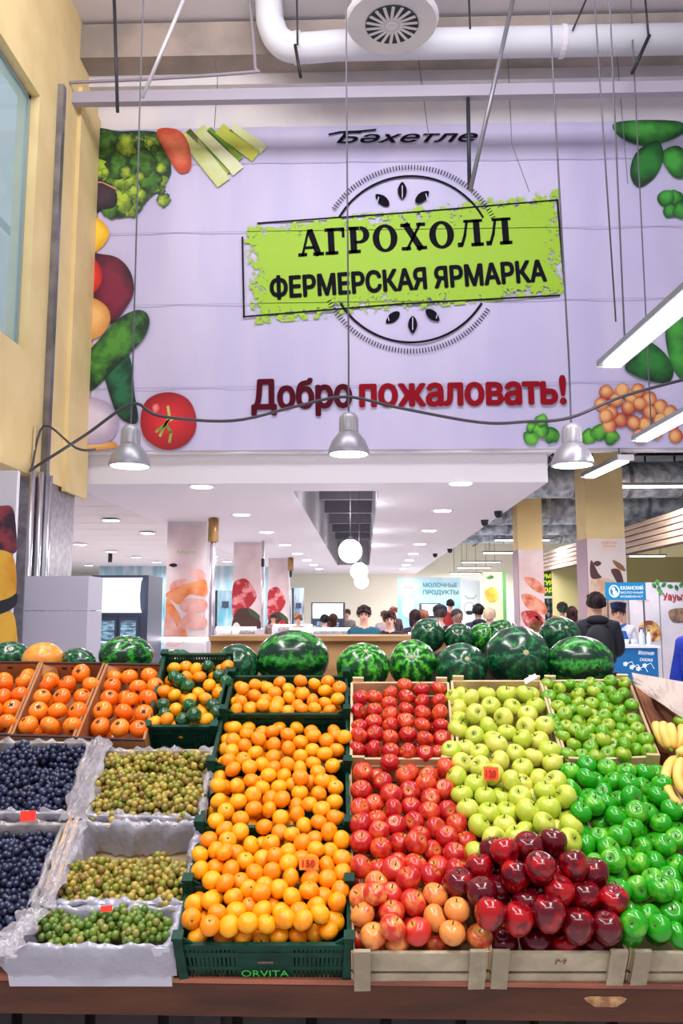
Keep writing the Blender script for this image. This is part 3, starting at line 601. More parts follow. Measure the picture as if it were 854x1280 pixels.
for pl, m_ in (([(655, 722), (670, 724), (682, 736), (682, 742), (668, 738)], saus), ([(652, 744), (666, 744), (682, 756), (682, 768), (660, 760)], saus), ([(652, 766), (668, 764), (682, 776), (682, 786), (660, 784)], meatr), ([(662, 778), (672, 770), (680, 784), (670, 790)], M('print_greenery', sp(60, 110, 50), .5, c2=sp(150, 60, 50), scale=9))): decal('printed_sausage', pl, Y-.016, m_, t, 2)
x0, x1, Y, dp = column(737, 785, 12.5, 720, 0, '')
t = poster(x0-.002, x1, Y, dp, .2, onY(760, 673, Y).z, 'column poster of cheese and bread on the wide cream column', pbg, True)
decal('printed_cheese', [(738, 730), (752, 722), (770, 728), (779, 740), (780, 800), (738, 800)], Y-.016, M('print_cheese', sp(226, 180, 140), .5, c2=sp(240, 210, 180), scale=6), t, 1)
decal('printed_jug', [(739, 700), (748, 716), (752, 722), (739, 722)], Y-.016, brown, t, 3)
decal('printed_jug', [(764, 712), (774, 712), (779, 724), (780, 738), (774, 732), (768, 722)], Y-.016, brown, t, 3)
text_mesh('lettering', 'СЫРНАЯ', onY(752, 680, Y-.02), onY(771, 680, Y-.02), 3*.0125, Fr, yel, t)
text_mesh('lettering', 'ЛАВКА', onY(754, 684, Y-.02), onY(770, 684, Y-.02), 3*.0125, Fr, yel, t)
decal('printed_badge', [(742, 704), (747, 701), (752, 704), (747, 708)], Y-.016, brown, t, 3)
decal('printed_wheat', [(766, 700), (778, 706), (782, 714), (772, 710)], Y-.016, M('print_wheat', sp(150, 110, 70), .5), t, 3)
# left hall columns with meat posters
for (xa, xb_, Y, xside, ytop, lb, kind) in ((207, 257, 14.5, None, 680, 'column poster of raw chicken and salmon beneath the panelled ceiling', 0), (291, 326, 19, None, 706, 'column poster of raw beef steaks with herbs, middle column', 1), (335, 361, 25, None, 719, 'column poster of marbled red meat on the farthest column', 2)):
    a = onY(xa, 760, Y).x; b = onY(xb_, 760, Y).x
    struct(MB().box(a, b, Y, Y+.6, 0, HC).build('column', white))
    t = poster(a, b, Y, .6, .3, HC-.06, lb, pw)
    f = lambda pts: [(xa+u*(xb_-xa), 682+(v)*(804-682) if kind == 0 else (ytop+v*(796-ytop))) for u, v in pts]
    if kind == 0:
        text_mesh('lettering', 'Мясо', onY(222, 692, Y-.02), onY(245, 692, Y-.02), .06, Fr, M('pale_green_print', sp(190, 200, 120), .5), t)
        decal('printed_badge', f([(.08, .2), (.2, .18), (.3, .2), (.2, .22)]), Y-.016, blackm, t, 1)
        for pl, m_ in (([(0, .5), (.3, .42), (.65, .38), (1, .35), (1, .5), (.6, .5), (.35, .6), (.15, .56)], org_), ([(.1, .42), (.4, .34), (1, .4), (1, .52), (.6, .5), (.3, .58)], meatp), ([(.35, .6), (.6, .54), (1, .56), (1, .66), (.5, .68)], meatp), ([(.02, .55), (.3, .68), (.55, .95), (.3, 1), (.05, .9)], org_), ([(.3, .84), (.6, .68), (1, .74), (1, .84), (.6, .86)], meatp), ([(0, .72), (.2, .76), (.4, 1), (0, 1)], meatp), ([(.6, .9), (.75, .88), (.8, 1), (.58, 1)], pbg), ([(.6, .25), (.9, .25), (1, .33), (.7, .34)], meatp)): decal('printed_chicken', f(pl), Y-.016, m_, t, 2+random.random()*3)
    else:
        for pl, m_ in (([(0, .3), (.25, .2), (.55, .22), (.85, .45), (.3, .7), (0, .72)], meatr), ([(.1, .66), (.5, .6), (.9, .7), (1, 1), (0, 1)], M('wood_print', sp(70, 40, 30), .5)), ([(.4, .95), (.55, .76), (.8, .74), (.95, .9), (.9, 1), (.4, 1)], meatr), ([(.0, .85), (.15, .8), (.28, .88), (.15, 1), (0, 1)], pbg), ([(.6, .6), (.95, .7), (.9, .76), (.6, .68)], M('herb_print', sp(60, 80, 50), .5))): decal('printed_steak', f(pl), Y-.016, m_, t, 2+random.random()*3)
for (px, Y, ztop, lb) in ((265, 13.9, HC, 'tall steel post with brass collar beside the chicken poster'), (328, 18.6, HC, 'thin steel post beside the beef poster'), (363, 24.5, HC, 'thin steel post beside the farthest poster')):
    c = onY(px, 760, Y); t = root('steel_post', (c.x, Y, 0), lb, 'post')
    MB().tube([(c.x, Y, 0), (c.x, Y, ztop)], .05 if px == 265 else .03, 10).build('pole', M('bright_steel', sp(205, 200, 208), .25, .8), t, True)
    if px != 328:
        MB().tube([(c.x, Y, HC-.42), (c.x, Y, HC-.02)], .09, 12).build('collar', M('brass_brown', sp(170, 132, 84), .4, .5), t, True)
    MB().tube([(c.x, Y, HC-.6), (c.x, Y, HC-.42)], .04, 8).build('sleeve', dark, t)

# slatted wooden fascia along the right
fx = 5.5; ws = M('fascia_wood', sp(232, 208, 184), .6, c2=sp(206, 176, 156), scale=2, stretch=(1, .4, 6))
t = root('slatted_fascia', (fx, 18, 2.85), 'long brown slatted wooden fascia over the stalls by the cream wall', 'fascia')
for i in range(5): MB().box(fx-.03, fx+.03, 13, 26, 2.82+i*.115, 2.82+i*.115+.09).build('slat', ws, t)
MB().box(fx+.03, fx+.12, 13, 26, 2.8, 3.4).build('backing', M('fascia_back', sp(120, 96, 86), .7), t)
# green farm sign
Y = 25; A = onY(676, 712, Y); B_ = onY(724, 745, Y)
t = root('green_sign', ((A.x+B_.x)/2, Y, B_.z), 'green hanging sign with yellow farm produce lettering between the cream columns', 'sign')
MB().box(onY(648, 712, Y).x, B_.x, Y, Y+.08, B_.z, A.z).build('board', M('sign_green', sp(12, 104, 60), .5), t)
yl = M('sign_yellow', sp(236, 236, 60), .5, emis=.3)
for k, wd in enumerate(('ФЕРМЕРСКАЯ', 'НАТУРАЛЬНАЯ', 'ПРОДУКЦИЯ')):
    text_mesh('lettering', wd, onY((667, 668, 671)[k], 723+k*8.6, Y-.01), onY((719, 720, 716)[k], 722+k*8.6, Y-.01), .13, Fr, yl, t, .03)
t = root('goods_wall', (onY(700, 760, 26).x, 26, 0), 'wall picture with rows of jars and greens under the green sign', 'picture')
A = onY(682, 748, 26); B_ = onY(722, 790, 26)
MB().box(A.x-.3, B_.x+.3, 26, 26.08, 0, A.z).build('panel', M('shelf_teal', sp(40, 110, 96), .6, c2=sp(20, 60, 60), scale=3), t)
for r_ in range(4):
    for k in range(7): c = onY(686+k*5.4, 752+r_*8, 25.9); MB().ball(c, .055, 8, 6, (1, .4, 1.5)).build('jar', M('jar_grey', sp(130, 130, 150), .4), t, True)
# blue hanging sign + promo counter
Y = 11.6; A = onY(757, 728, Y); B_ = onY(808, 750, Y)
t = root('dairy_sign', ((A.x+B_.x)/2, Y, B_.z), 'small blue sign with white mother emblem on posts above the promotion counter', 'sign')
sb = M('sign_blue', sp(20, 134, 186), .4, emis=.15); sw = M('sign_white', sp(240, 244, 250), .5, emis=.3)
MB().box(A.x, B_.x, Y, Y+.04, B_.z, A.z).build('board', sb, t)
for px in (760, 805): c = onY(px, 750, Y); MB().box(c.x-.01, c.x+.01, Y, Y+.02, 1.1, B_.z).build('post', steel, t)
cc = onY(768, 739, Y-.01)
for k in range(1):
    MB().add([cc+Vector((.075*math.cos(a*PI/12)*(1 if j else .78), -.001, .09*math.sin(a*PI/12)*(1 if j else .8))) for a in range(24) for j in (0, 1)], [(2*a, 2*a+1, (2*a+3) % 48, (2*a+2) % 48) for a in range(24)]).build('emblem_ring', sw, t)
MB().ball(cc+Vector((-.01, 0, .03)), .026, 10, 8, (1, .2, 1)).build('emblem_head', sw, t); MB().ball(cc+Vector((.01, 0, -.03)), .04, 10, 8, (.8, .15, 1)).build('emblem_body', sw, t)
text_mesh('lettering', 'КАЗАНСКИЙ', onY(776, 737, Y-.008), onY(804, 737, Y-.008), .05, Fr, sw, t, .012)
text_mesh('lettering', 'МОЛОЧНЫЙ', onY(776, 742, Y-.008), onY(804, 742, Y-.008), .03, Fr, sw, t, 0)
text_mesh('lettering', 'КОМБИНАТ', onY(776, 747, Y-.008), onY(804, 747, Y-.008), .03, Fr, sw, t, 0)
Y = 11.0; A = onY(766, 807, Y); B_ = onY(822, 807, Y)
t = root('promotion_counter', ((A.x+B_.x)/2, Y+.2, 0), 'blue promotion counter with white floral script, white top and a bottle', 'counter')
MB().box(A.x, B_.x, Y, Y+.5, 0, A.z-.03).build('body', M('counter_blue', sp(24, 112, 176), .4), t)
MB().box(A.x-.03, B_.x+.03, Y-.03, Y+.53, A.z-.03, A.z).build('counter_top', M('counter_top_white', sp(236, 240, 246), .3), t)
text_mesh('lettering', 'Молочная', onY(798, 818, Y-.004), onY(818, 819, Y-.004), .055, Fr, sw, t, 0, .3)
text_mesh('lettering', 'сказка', onY(800, 826, Y-.004), onY(816, 827, Y-.004), .05, Fr, sw, t, 0, .3)
mb = MB()
for (x, y_) in ((782, 830), (790, 834), (798, 836), (806, 832)):
    for k in range(5): a = k*PI*.4; mb.ball(onY(x+1.8*math.cos(a), y_+1.8*math.sin(a), Y-.003), .012, 6, 4, (1, .1, 1))
    mb.tube([onY(x, y_, Y-.003), onY(x+8, y_-3, Y-.003), onY(x+12, y_+4, Y-.003)], .004, 5)
mb.build('flower_scroll', sw, t)
def bottle(c, h, mat, cap, label, grp_=None):
    t = root('bottle', c, label, 'bottle', grp_)
    MB().lathe([(.03*h/.2, 0), (.034*h/.2, .01), (.034*h/.2, h*.6), (.014*h/.2, h*.82), (.013*h/.2, h*.92)], 12, c).build('bottle_body', mat, t, True)
    MB().lathe([(.016*h/.2, h*.9), (.016*h/.2, h)], 10, c).build('cap', cap, t)
bottle(Vector((onY(803, 806, 11.2).x, 11.2, A.z)), .24, M('bottle_clear', sp(206, 220, 236), .1), M('cap_blue', sp(30, 90, 190), .4), 'clear bottle with blue cap on the promotion counter')
bottle(Vector((onY(812, 806, 11.3).x, 11.3, A.z)), .2, M('bottle_white', sp(240, 240, 244), .3), MATS['cap_blue'], 'white bottle beside the clear one on the counter')
for i, (x, m_) in enumerate(((792, M('cup_white', sp(244, 244, 246), .4)), (784, MATS['cup_white'] if 'cup_white' in MATS else white))):
    c = Vector((onY(x, 806, 11.25).x, 11.25, A.z)); tag(MB().lathe([(.022, 0), (.032, .07), (.033, .075)], 12, c).build('cup', m_, None, True), ('white paper cup near the bottles on the counter', 'white paper cup nearest the promoter on the counter')[i], 'cup')
# poster wall on the far right
Y = 15; A = onY(786, 728, Y)
t = root('poster_wall', (A.x+1, Y, 0), 'pale grey printed partition with green leaves and red lettering behind the counter', 'partition')
for k in range(4): MB().box(A.x+k*.56, A.x+k*.56+.54, Y, Y+.06, 0, A.z).build('panel', M('poster_grey', sp(206, 204, 214), .5, c2=sp(190, 190, 204), scale=1.5), t)
text_mesh('lettering', 'Уауыт', onY(829, 750, Y-.01), onY(858, 750, Y-.01), .13, Fr, redp, t, .02)
text_mesh('lettering', 'Айран', onY(795, 752, Y-.01), onY(812, 752, Y-.01), .06, Fr, M('faint_red', sp(200, 150, 160), .5), t)
gl = M('print_leaves', sp(30, 100, 50), .5, c2=sp(80, 150, 80), scale=8)
for (x, y_) in ((818, 732), (824, 736), (830, 731), (838, 733), (846, 735), (852, 731), (826, 741), (822, 728)): decal('printed_leaf', leaf(x, y_, (x*7) % 180, 4, 2.4), Y-.006, gl, t, 1, False)
decal('printed_basket', [(836, 764), (852, 760), (866, 764), (862, 776), (842, 778)], Y-.006, M('print_basket', sp(150, 120, 90), .5, c2=sp(90, 80, 80), scale=8), t, 1)
decal('printed_dish', [(800, 780), (815, 776), (826, 786), (824, 800), (802, 800)], Y-.006, M('print_dish', sp(226, 190, 110), .5, c2=sp(120, 60, 50), scale=6), t, 1)

# ---------------------------------------------------------------- far back: dairy poster, cow poster, fridges
Y = 30; A = onY(497, 722, Y); B_ = onY(577, 780, Y)
t = root('dairy_poster', ((A.x+B_.x)/2, Y, 1), 'wide pale blue wall poster with green dairy lettering and an oval badge', 'poster')
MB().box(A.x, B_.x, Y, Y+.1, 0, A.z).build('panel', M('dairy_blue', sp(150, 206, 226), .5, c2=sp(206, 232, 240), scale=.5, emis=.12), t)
gt = M('dairy_green_text', sp(70, 150, 150), .5)
text_mesh('lettering', 'МОЛОЧНЫЕ', onY(529, 734, Y-.01), onY(572, 734, Y-.01), .16, Fr, gt, t, .01)
text_mesh('lettering', 'ПРОДУКТЫ', onY(529, 743, Y-.01), onY(573, 743, Y-.01), .16, Fr, gt, t, .02)
ovw = M('oval_white', sp(236, 240, 246), .5)
decal('oval_badge', [(510+10*math.cos(a*PI/6), 734+4.5*math.sin(a*PI/6)) for a in range(12)], Y-.01, ovw, t, 1)
text_mesh('lettering', 'АЛ', onY(505, 736, Y-.02), onY(515, 736, Y-.02), .1, Fr, redp, t)
decal('milk_splash', [(503, 754), (508, 746), (514, 750), (519, 748), (517, 758), (515, 770), (505, 770)], Y-.01, M('splash_pink', sp(240, 224, 230), .5), t, 1)
A2 = onY(577, 722, Y); B2 = onY(600, 722, Y)
t = root('cow_poster', ((A2.x+B2.x)/2, Y, 1), 'white wall poster with a dark line drawing of a cow head', 'poster')
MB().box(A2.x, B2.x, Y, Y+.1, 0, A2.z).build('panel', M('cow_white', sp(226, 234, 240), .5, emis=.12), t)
dk = M('cow_ink', sp(20, 30, 50), .5)
strip('horn_line', [(581, 744), (585, 748), (592, 748), (596, 744)], 1.2, dk, t, 0, Y-.02)
strip('face_line', [(587+7*math.cos(a*PI/6), 760+7*math.sin(a*PI/6)) for a in range(13)], .9, dk, t, 0, Y-.02)
decal('muzzle_print', [(583, 764), (591, 764), (590, 768), (584, 768)], Y-.02, dk, t, 1)
t = root('fruit_poster', (onY(612, 740, 29).x, 29, 1), 'green edged wall poster with a yellow fruit print near the narrow column', 'poster')
A3 = onY(604, 715, 29); B3 = onY(628, 715, 29)
MB().box(A3.x, B3.x, 29, 29.08, 0, A3.z).build('panel', M('poster_mint', sp(206, 220, 170), .5), t); MB().box(B3.x, B3.x+.12, 28.98, 29.08, 0, A3.z).build('edge_strip', M('green_edge', sp(90, 160, 90), .5), t)
decal('printed_fruit', [(606, 740), (614, 734), (621, 738), (622, 750), (612, 752)], 28.98, yel, t, 1)
decal('printed_leaf', [(608, 722), (614, 719), (618, 722), (612, 724)], 28.98, gl, t, 1)
fg = M('fridge_glow', sp(226, 240, 250), .4, emis=.9); fdk = M('fridge_dark', sp(70, 76, 96), .4); fin = M('fridge_inside', sp(150, 190, 210), .4, c2=sp(70, 90, 110), scale=9, emis=.35, stretch=(1, 1, 4))
def fridge(x0, x1, ytop, Y, label, d=.7, h=None, lit=(.12, .9)):
    a = onY(x0, 760, Y).x; b = onY(x1, 760, Y).x; z = onY(x0, ytop, Y).z if h is None else h
    t = root('drinks_fridge', ((a+b)/2, Y, 0), label, 'fridge', 'upright fridges in the hall'); wdt = b-a
    MB().box(a, b, Y+.03, Y+d, 0, z).build('cabinet', fdk, t)
    prof = [(0, 0), (-.07, .06), (-.1, .2), (-.07, .34), (0, .4)]; mb = MB(); vs = []
    hs = z*.2/.4
    for (dy, dz) in prof:
        for X in (a+wdt*lit[0], a+wdt*lit[1]): vs.append((X, Y+dy+.02, z-.4*hs-.03+dz*hs))
    mb.add(vs, [(2*i, 2*i+1, 2*i+3, 2*i+2) for i in range(4)]); mb.build('lit_header', fg, t, True)
    for k in range(2):
        c0 = a+wdt*(.14+.37*k); c1 = c0+wdt*.35
        dr = MB().box(c0, c1, Y-.005, Y+.02, .2, z*.76).build('door', fdk, t)
        MB().box(c0+.03, c1-.03, Y-.012, Y-.006, .25, z*.74).build('pane', fin, dr)
        for j in range(4): MB().box(c0+.04, c1-.04, Y-.016, Y-.012, .4+j*z*.14, .42+j*z*.14).build('shelf', M('shelf_light', sp(220, 236, 246), .4, emis=.5), dr)
        MB().box(c1-.03 if k == 0 else c0, c1 if k == 0 else c0+.03, Y-.03, Y-.005, z*.35, z*.55).build('handle', steel, dr)
fridge(112, 184, 719, 9.4, 'dark fridge with glowing curved header beside the pale grey cabinet')
fridge(389, 431, 753, 20, 'far fridge with a white lit header against the cream wall', lit=(.05, .95))
fridge(526, 551, 754, 26, 'far fridge in front of the dairy poster', lit=(.05, .95))
a = onY(32, 720, 8.1); b = onY(111, 720, 8.1)
t = root('grey_cabinet', ((a.x+b.x)/2, 8.3, 0), 'tall pale grey cabinet with a seam, behind the persimmon boxes', 'cabinet')
gc = M('cabinet_grey', sp(186, 184, 200), .45)
MB().box(a.x, b.x, 8.1, 8.55, 0, onY(60, 763, 8.1).z-.006).build('lower_panel', gc, t); MB().box(a.x, b.x, 8.1, 8.55, onY(60, 763, 8.1).z, a.z).build('upper_panel', gc, t)
# teal shop clutter at far left
for i, (x0, x1, Y, ytop, c_) in enumerate(((184, 205, 20, 742, (70, 170, 190)), (265, 290, 24, 738, (110, 190, 210)), (362, 380, 30, 735, (120, 130, 150)))):
    a = onY(x0, 760, Y); b = onY(x1, 760, Y)
    tt = root('shop_front', ((a.x+b.x)/2, Y, 0), ('teal shop front next to the glowing fridge', 'pale teal shop front between the chicken and beef posters', 'grey shop front past the farthest poster')[i], 'shop front')
    MB().box(a.x, b.x, Y, Y+.1, 0, onY(x0, ytop, Y).z).build('panel', M(f'shop_{c_[0]}', sp(*c_), .4, c2=sp(200, 226, 236), scale=2, stretch=(2, 1, .5)), tt)
    MB().box(a.x+.1, a.x+.16, Y-.04, Y, 0, onY(x0, ytop, Y).z).build('frame', dark, tt); MB().box(b.x-.3, b.x-.1, Y-.04, Y, 1.7, 1.9).build('notice', fdk, tt)

# display counters (glass cases with a light strip)
strip_glow = M('case_glow', (1, .9, 1), .5, emis=5); cw = M('case_white', sp(216, 208, 220), .4)
food = [M('case_food_pink', sp(206, 130, 130), .6, c2=sp(240, 210, 200), scale=7, thr=(.45, .55)), M('case_food_mixed', sp(150, 140, 150), .6, c2=sp(236, 226, 230), scale=6, thr=(.45, .55))]
def case(x0, x1, ytop, Y, label, f=0):
    a = onY(x0, ytop, Y); b = onY(x1, ytop, Y); z = a.z
    t = root('display_case', ((a.x+b.x)/2, Y+.4, 0), label, 'display case', 'chilled display cases in the hall')
    MB().box(a.x, b.x, Y, Y+.9, 0, z-.38).build('base', cw, t)
    fd = MB()
    n = max(4, int((b.x-a.x)/.22))
    for k in range(n):
        for j in range(3): fd.ball((a.x+(k+.5)*(b.x-a.x)/n, Y+.2+j*.25, z-.35), .09, 8, 5, (1, 1, .6))
    tag(fd.build('trays_of_meat', food[f], t, True), kind='stuff')
    MB().box(a.x, b.x, Y+.02, Y+.03, z-.38, z).build('front_glass', glass, t)
    MB().box(a.x, b.x, Y, Y+.5, z-.015, z+.01).build('top_shelf', glass, t)
    MB().box(a.x+.03, b.x-.03, Y-.01, Y+.05, z+.005, z+.045).build('light_strip', strip_glow, t)
    for X in (a.x, b.x-.04): MB().box(X, X+.04, Y, Y+.9, 0, z).build('end_panel', cw, t)
case(150, 262, 801, 10.2, 'glass display case with bright strip behind the first green crate')
case(268, 322, 787, 13.2, 'display case in front of the beef poster', 0)
case(320, 372, 800, 10.6, 'low display case behind the largest watermelon', 1)
case(395, 500, 801, 9.6, 'display case in front of the man in teal and the dark haired woman', 1)
case(360, 440, 788, 14.5, 'display case behind the man in teal', 1)
case(508, 585, 795, 11.0, 'display case behind the back row of watermelons', 0)
case(340, 392, 783, 18, 'far display case near the farthest post', 1)
# tan counter board behind the melons
t = root('tan_counter', (0, 5.1, 0), 'tan wooden counter behind the watermelons', 'counter')
a = onY(262, 795, 5.1); b = onY(560, 795, 5.1)
tw = M('tan_wood', sp(206, 160, 106), .5, c2=sp(180, 130, 80), scale=3, stretch=(.5, 3, 3))
MB().box(a.x, b.x, 5.1, 5.5, a.z-.03, a.z).build('counter_top', tw, t); MB().box(a.x, b.x, 5.14, 5.45, 0, a.z-.03).build('front_panel', tw, t)

# ================================================================ PEOPLE
skinm = M('skin', sp(232, 180, 156), .5, sss=.1); lipm = M('lips', sp(190, 100, 96), .5); eyew = M('eye_white', sp(236, 232, 230), .3); eyed = M('eye_dark', sp(40, 30, 28), .3)
def skin_obj(name, verts, edges, radii, mat, parent, rootv=0, lvl=1):
    me = bpy.data.meshes.new(name); me.from_pydata(verts, edges, []); me.materials.append(mat)
    o = bpy.data.objects.new(name, me); COL.objects.link(o); o.parent = parent
    m = o.modifiers.new('skin', 'SKIN'); m.use_smooth_shade = True
    if not me.skin_vertices: 
        bm = bmesh.new(); bm.from_mesh(me); bm.verts.layers.skin.verify(); bm.to_mesh(me); bm.free()
    for i, r in enumerate(radii):
        r = r if isinstance(r, tuple) else (r, r)
        me.skin_vertices[0].data[i].radius = r; me.skin_vertices[0].data[i].use_root = (i == rootv)
    s = o.modifiers.new('sub', 'SUBSURF'); s.levels = lvl; s.render_levels = lvl
    return o
def person(loc, face, H, label, jacket, trousers, hair, hairstyle='short', arms='down', group=None, extras=(), fat=1.):
    """local frame: facing -Y; face = rotation about Z"""
    t = root('person', loc, label, 'person', group); t.rotation_euler = (0, 0, face); t.scale = (H/1.75,)*3
    jm = M('cloth_%d_%d_%d' % jacket, sp(*jacket), .8, c2=sp(*[max(0, c-14) for c in jacket]), scale=5, bump=.3, bscale=14)
    tm = M('cloth_%d_%d_%d' % trousers, sp(*trousers), .8)
    hm = M('hair_%d_%d_%d' % hair, sp(*hair), .9, spec=.1, c2=sp(*[min(255, c+26) for c in hair]), scale=20, stretch=(1, 1, .3))
    V = [(0, 0, .95), (0, 0, 1.1), (0, .0, 1.28), (0, .01, 1.42), (0, .005, 1.5), (0, -.014, 1.575), (0, -.004, 1.635), (0, .006, 1.662)]
    E = [(i, i+1) for i in range(7)]
    Rr = [(.15, .10), (.14, .10), (.165, .11), (.10, .075), (.05, .052), (.060, .076), (.077, .094), (.066, .078)]
    def limb(pts, rs, frm):
        nonlocal V, E, Rr
        i = frm
        for p_, r_ in zip(pts, rs): V.append(p_); E.append((i, len(V)-1)); Rr.append(r_); i = len(V)-1
        return i
    AP = []
    for s in (-1, 1):
        if arms == 'down': ap = [(.17*s, .01, 1.4), (.235*s, .03, 1.12), (.25*s, -.03, .88)]
        elif arms == 'front': ap = [(.17*s, .01, 1.4), (.23*s, .0, 1.13), (.10*s, -.24, 1.08)]
        elif arms == 'raise': ap = [(.17*s, .01, 1.4), (.25*s, -.06, 1.16), (.16*s, -.26, 1.24)]
        AP.append(ap)
        e = limb(ap, [.052, .042, .028], 3)
        d = (Vector(ap[2])-Vector(ap[1])).normalized(); up = Vector((0, 0, 1)) if abs(d.z) < .7 else Vector((0, -1, 0)); sd = d.cross(up).normalized()
        w_ = Vector(ap[2]); palm = w_+d*.05
        pi = limb([tuple(palm)], [(.03, .02)], e)
        for q in range(4):
            b0 = palm+sd*(q-1.5)*.018+d*.035; dd = (d*1.0+Vector((0, -.15, -.25))*.5).normalized()
            L1 = (.05, .06, .055, .04)[q]
            limb([tuple(b0), tuple(b0+d*L1*.5), tuple(b0+d*L1*.5+dd*L1*.5)], [.009, .0085, .007], pi)
        limb([tuple(w_+sd*.035*(-s)+d*.03), tuple(w_+sd*.05*(-s)+d*.06)], [.011, .009], pi)
    for s in (-1, 1): limb([(.09*s, 0, .86), (.1*s, -.01, .5), (.1*s, .02, .1), (.1*s, -.1, .04)], [.085, .055, .04, .035], 0)
    body = skin_obj('body', V, E, Rr, skinm, t)
    # jacket
    V = [(0, .0, .93), (0, 0, 1.12), (0, .0, 1.3), (0, .01, 1.42), (0, .008, 1.495)]; E = [(i, i+1) for i in range(4)]; f_ = fat
    Rr = [(.185*f_, .14*f_), (.18*f_, .135*f_), (.2*f_, .14*f_), (.145, .105), (.07, .07)]
    for ap in AP:
        e = limb([(ap[0][0]*1.02, ap[0][1], ap[0][2]-.005), ap[1], tuple(Vector(ap[1]).lerp(Vector(ap[2]), .9))], [.075*f_, .062*f_, .047*f_], 3)
    skin_obj('jacket', V, E, Rr, jm, t)
    V = [(0, .0, .92)]; E = []; Rr = [(.17, .12)]
    for s in (-1, 1): limb([(.09*s, 0, .84), (.1*s, -.01, .5), (.1*s, .02, .1)], [.1, .075, .06], 0)
    skin_obj('trousers', V, E, Rr, tm, t)
    V = []; E = []; Rr = []
    for s in (-1, 1):
        mb = MB().ball((.1*s, -.05, .045), .06, 10, 6, (.8, 2.2, .75)); me = mb.mesh('shoe', blackm, smooth=True); o = bpy.data.objects.new('shoe', me); COL.objects.link(o); o.parent = t
    def part(nm, mb, m_, sm=True): o = bpy.data.objects.new(nm, mb.mesh(nm, m_, smooth=sm)); COL.objects.link(o); o.parent = t; return o
    # face
    for s in (-1, 1):
        part('eye', MB().ball((.03*s, -.079, 1.635), .011, 8, 6, (1.3, .6, .8)), eyed)
        part('ear', MB().ball((.083*s, .0, 1.625), .025, 8, 6, (.4, .7, 1.2)), skinm)
        part('eyebrow', MB().beam((.014*s, -.088, 1.656), (.048*s, -.08, 1.658), .006, .008), hm, False)
    part('nose', MB().ball((0, -.092, 1.61), .015, 8, 6, (.8, 1., 1.7)), skinm)
    part('mouth', MB().ball((0, -.08, 1.575), .02, 8, 6, (1.2, .5, .3)), lipm)
    # hair: a cap of lumpy shell
    hb = MB(); n, m = 22, 12; vs = []; fs = []; rr = random.Random(int(H*1000))
    lim = {'short': .62, 'long': .66, 'bald': .45}.get(hairstyle, .62)
    c = Vector((0, .014, 1.652))
    for i in range(m+1):
        for k in range(n):
            a = 2*PI*k/n; back = (1+math.sin(a))/2
            t_ = PI*(i/m)*(.40+.28*back**.7)*(1.0 if hairstyle != 'bald' else .8)
            R_ = .108+.010*rr.random()
            vs.append(c+Vector((R_*.92*math.sin(t_)*math.cos(a), R_*1.12*math.sin(t_)*math.sin(a), R_*math.cos(t_)*1.06)))
    for i in range(m):
        for k in range(n): fs.append((i*n+k, i*n+(k+1) % n, (i+1)*n+(k+1) % n, (i+1)*n+k))
    hb.add(vs, fs)
    if hairstyle == 'long':
        hb.ball((0, .06, 1.56), .1, 14, 8, (.95, .6, 1.25)).ball((-.075, .02, 1.57), .04, 10, 6, (.7, 1, 2.4)).ball((.075, .02, 1.57), .04, 10, 6, (.7, 1, 2.4))
    if hairstyle in ('short', 'messy'):
        for k in range(16):
            a = rr.random()*2*PI; q = .05*rr.random()+.02; hb.ball((q*math.cos(a)*1.1, q*math.sin(a)-.035, 1.735-.2*q), .034, 8, 6, (1, 1, .7))
    part('hair', hb, hm)
    if 'cap' in extras: part('cap', MB().lathe([(.105, 1.66), (.115, 1.69), (.11, 1.75), (.06, 1.79), (.01, 1.8)], 18).ball((0, -.1, 1.685), .07, 12, 6, (1, 1, .12)), M('cap_black', sp(26, 28, 36), .8))
    if 'whitecap' in extras: part('cap', MB().lathe([(.1, 1.68), (.11, 1.72), (.12, 1.79), (.04, 1.81)], 18).ball((0, -.09, 1.69), .07, 12, 6, (1, 1, .12)), M('cap_navy', sp(24, 44, 90), .8))
    if 'backpack' in extras:
        part('backpack', MB().ball((0, .2, 1.2), .15, 16, 10, (1, .62, 1.5)), M('backpack_black', sp(18, 20, 30), .7)); part('backpack_pocket', MB().ball((0, .29, 1.12), .09, 12, 8, (1, .4, .9)), M('backpack_blue', sp(30, 34, 54), .7))
        for s in (-1, 1): part('strap', MB().tube([(.1*s, .12, 1.4), (.11*s, 0, 1.47), (.11*s, -.14, 1.38), (.13*s, -.14, 1.2)], .016, 6), MATS['backpack_black'])
    if 'apron' in extras:
        part('apron', MB().plate([(-.1, -.17, 1.38), (.1, -.17, 1.38), (.17, -.185, 1.15), (.18, -.19, .7), (-.18, -.19, .7), (-.17, -.185, 1.15)], (0, -.01, 0)), M('apron_blue', sp(24, 84, 170), .7), False)
        part('scarf', MB().tube([(-.09, -.02, 1.47), (0, -.13, 1.43), (.09, -.02, 1.47)], .025, 8), M('scarf_blue', sp(30, 110, 200), .7))
    if 'hood' in extras: part('hood', MB().ball((0, .09, 1.47), .1, 14, 8, (1.15, .55, .5)), jm)
    if 'hat' in extras: part('knitted_hat', MB().lathe([(.112, 1.66), (.12, 1.7), (.1, 1.77), (.04, 1.81), (.005, 1.815)], 18), M('hat_%d' % jacket[0], sp(60, 46, 50), .9))
    return t
def at_person(px, pyhead, Y, H, *a, **k):
    """stand on the floor; H from the head top's pixel when None"""
    q = onY(px, pyhead, Y)
    if H is None: H = q.z
    return person(Vector((q.x, Y, 0)), k.pop('face', 0), H, *a, **k)
at_person(455, 758, 10.75, None, 'dark haired man in a teal top behind the display case, looking toward the stall', (20, 92, 112), (40, 44, 60), (46, 34, 34), 'messy', 'front')
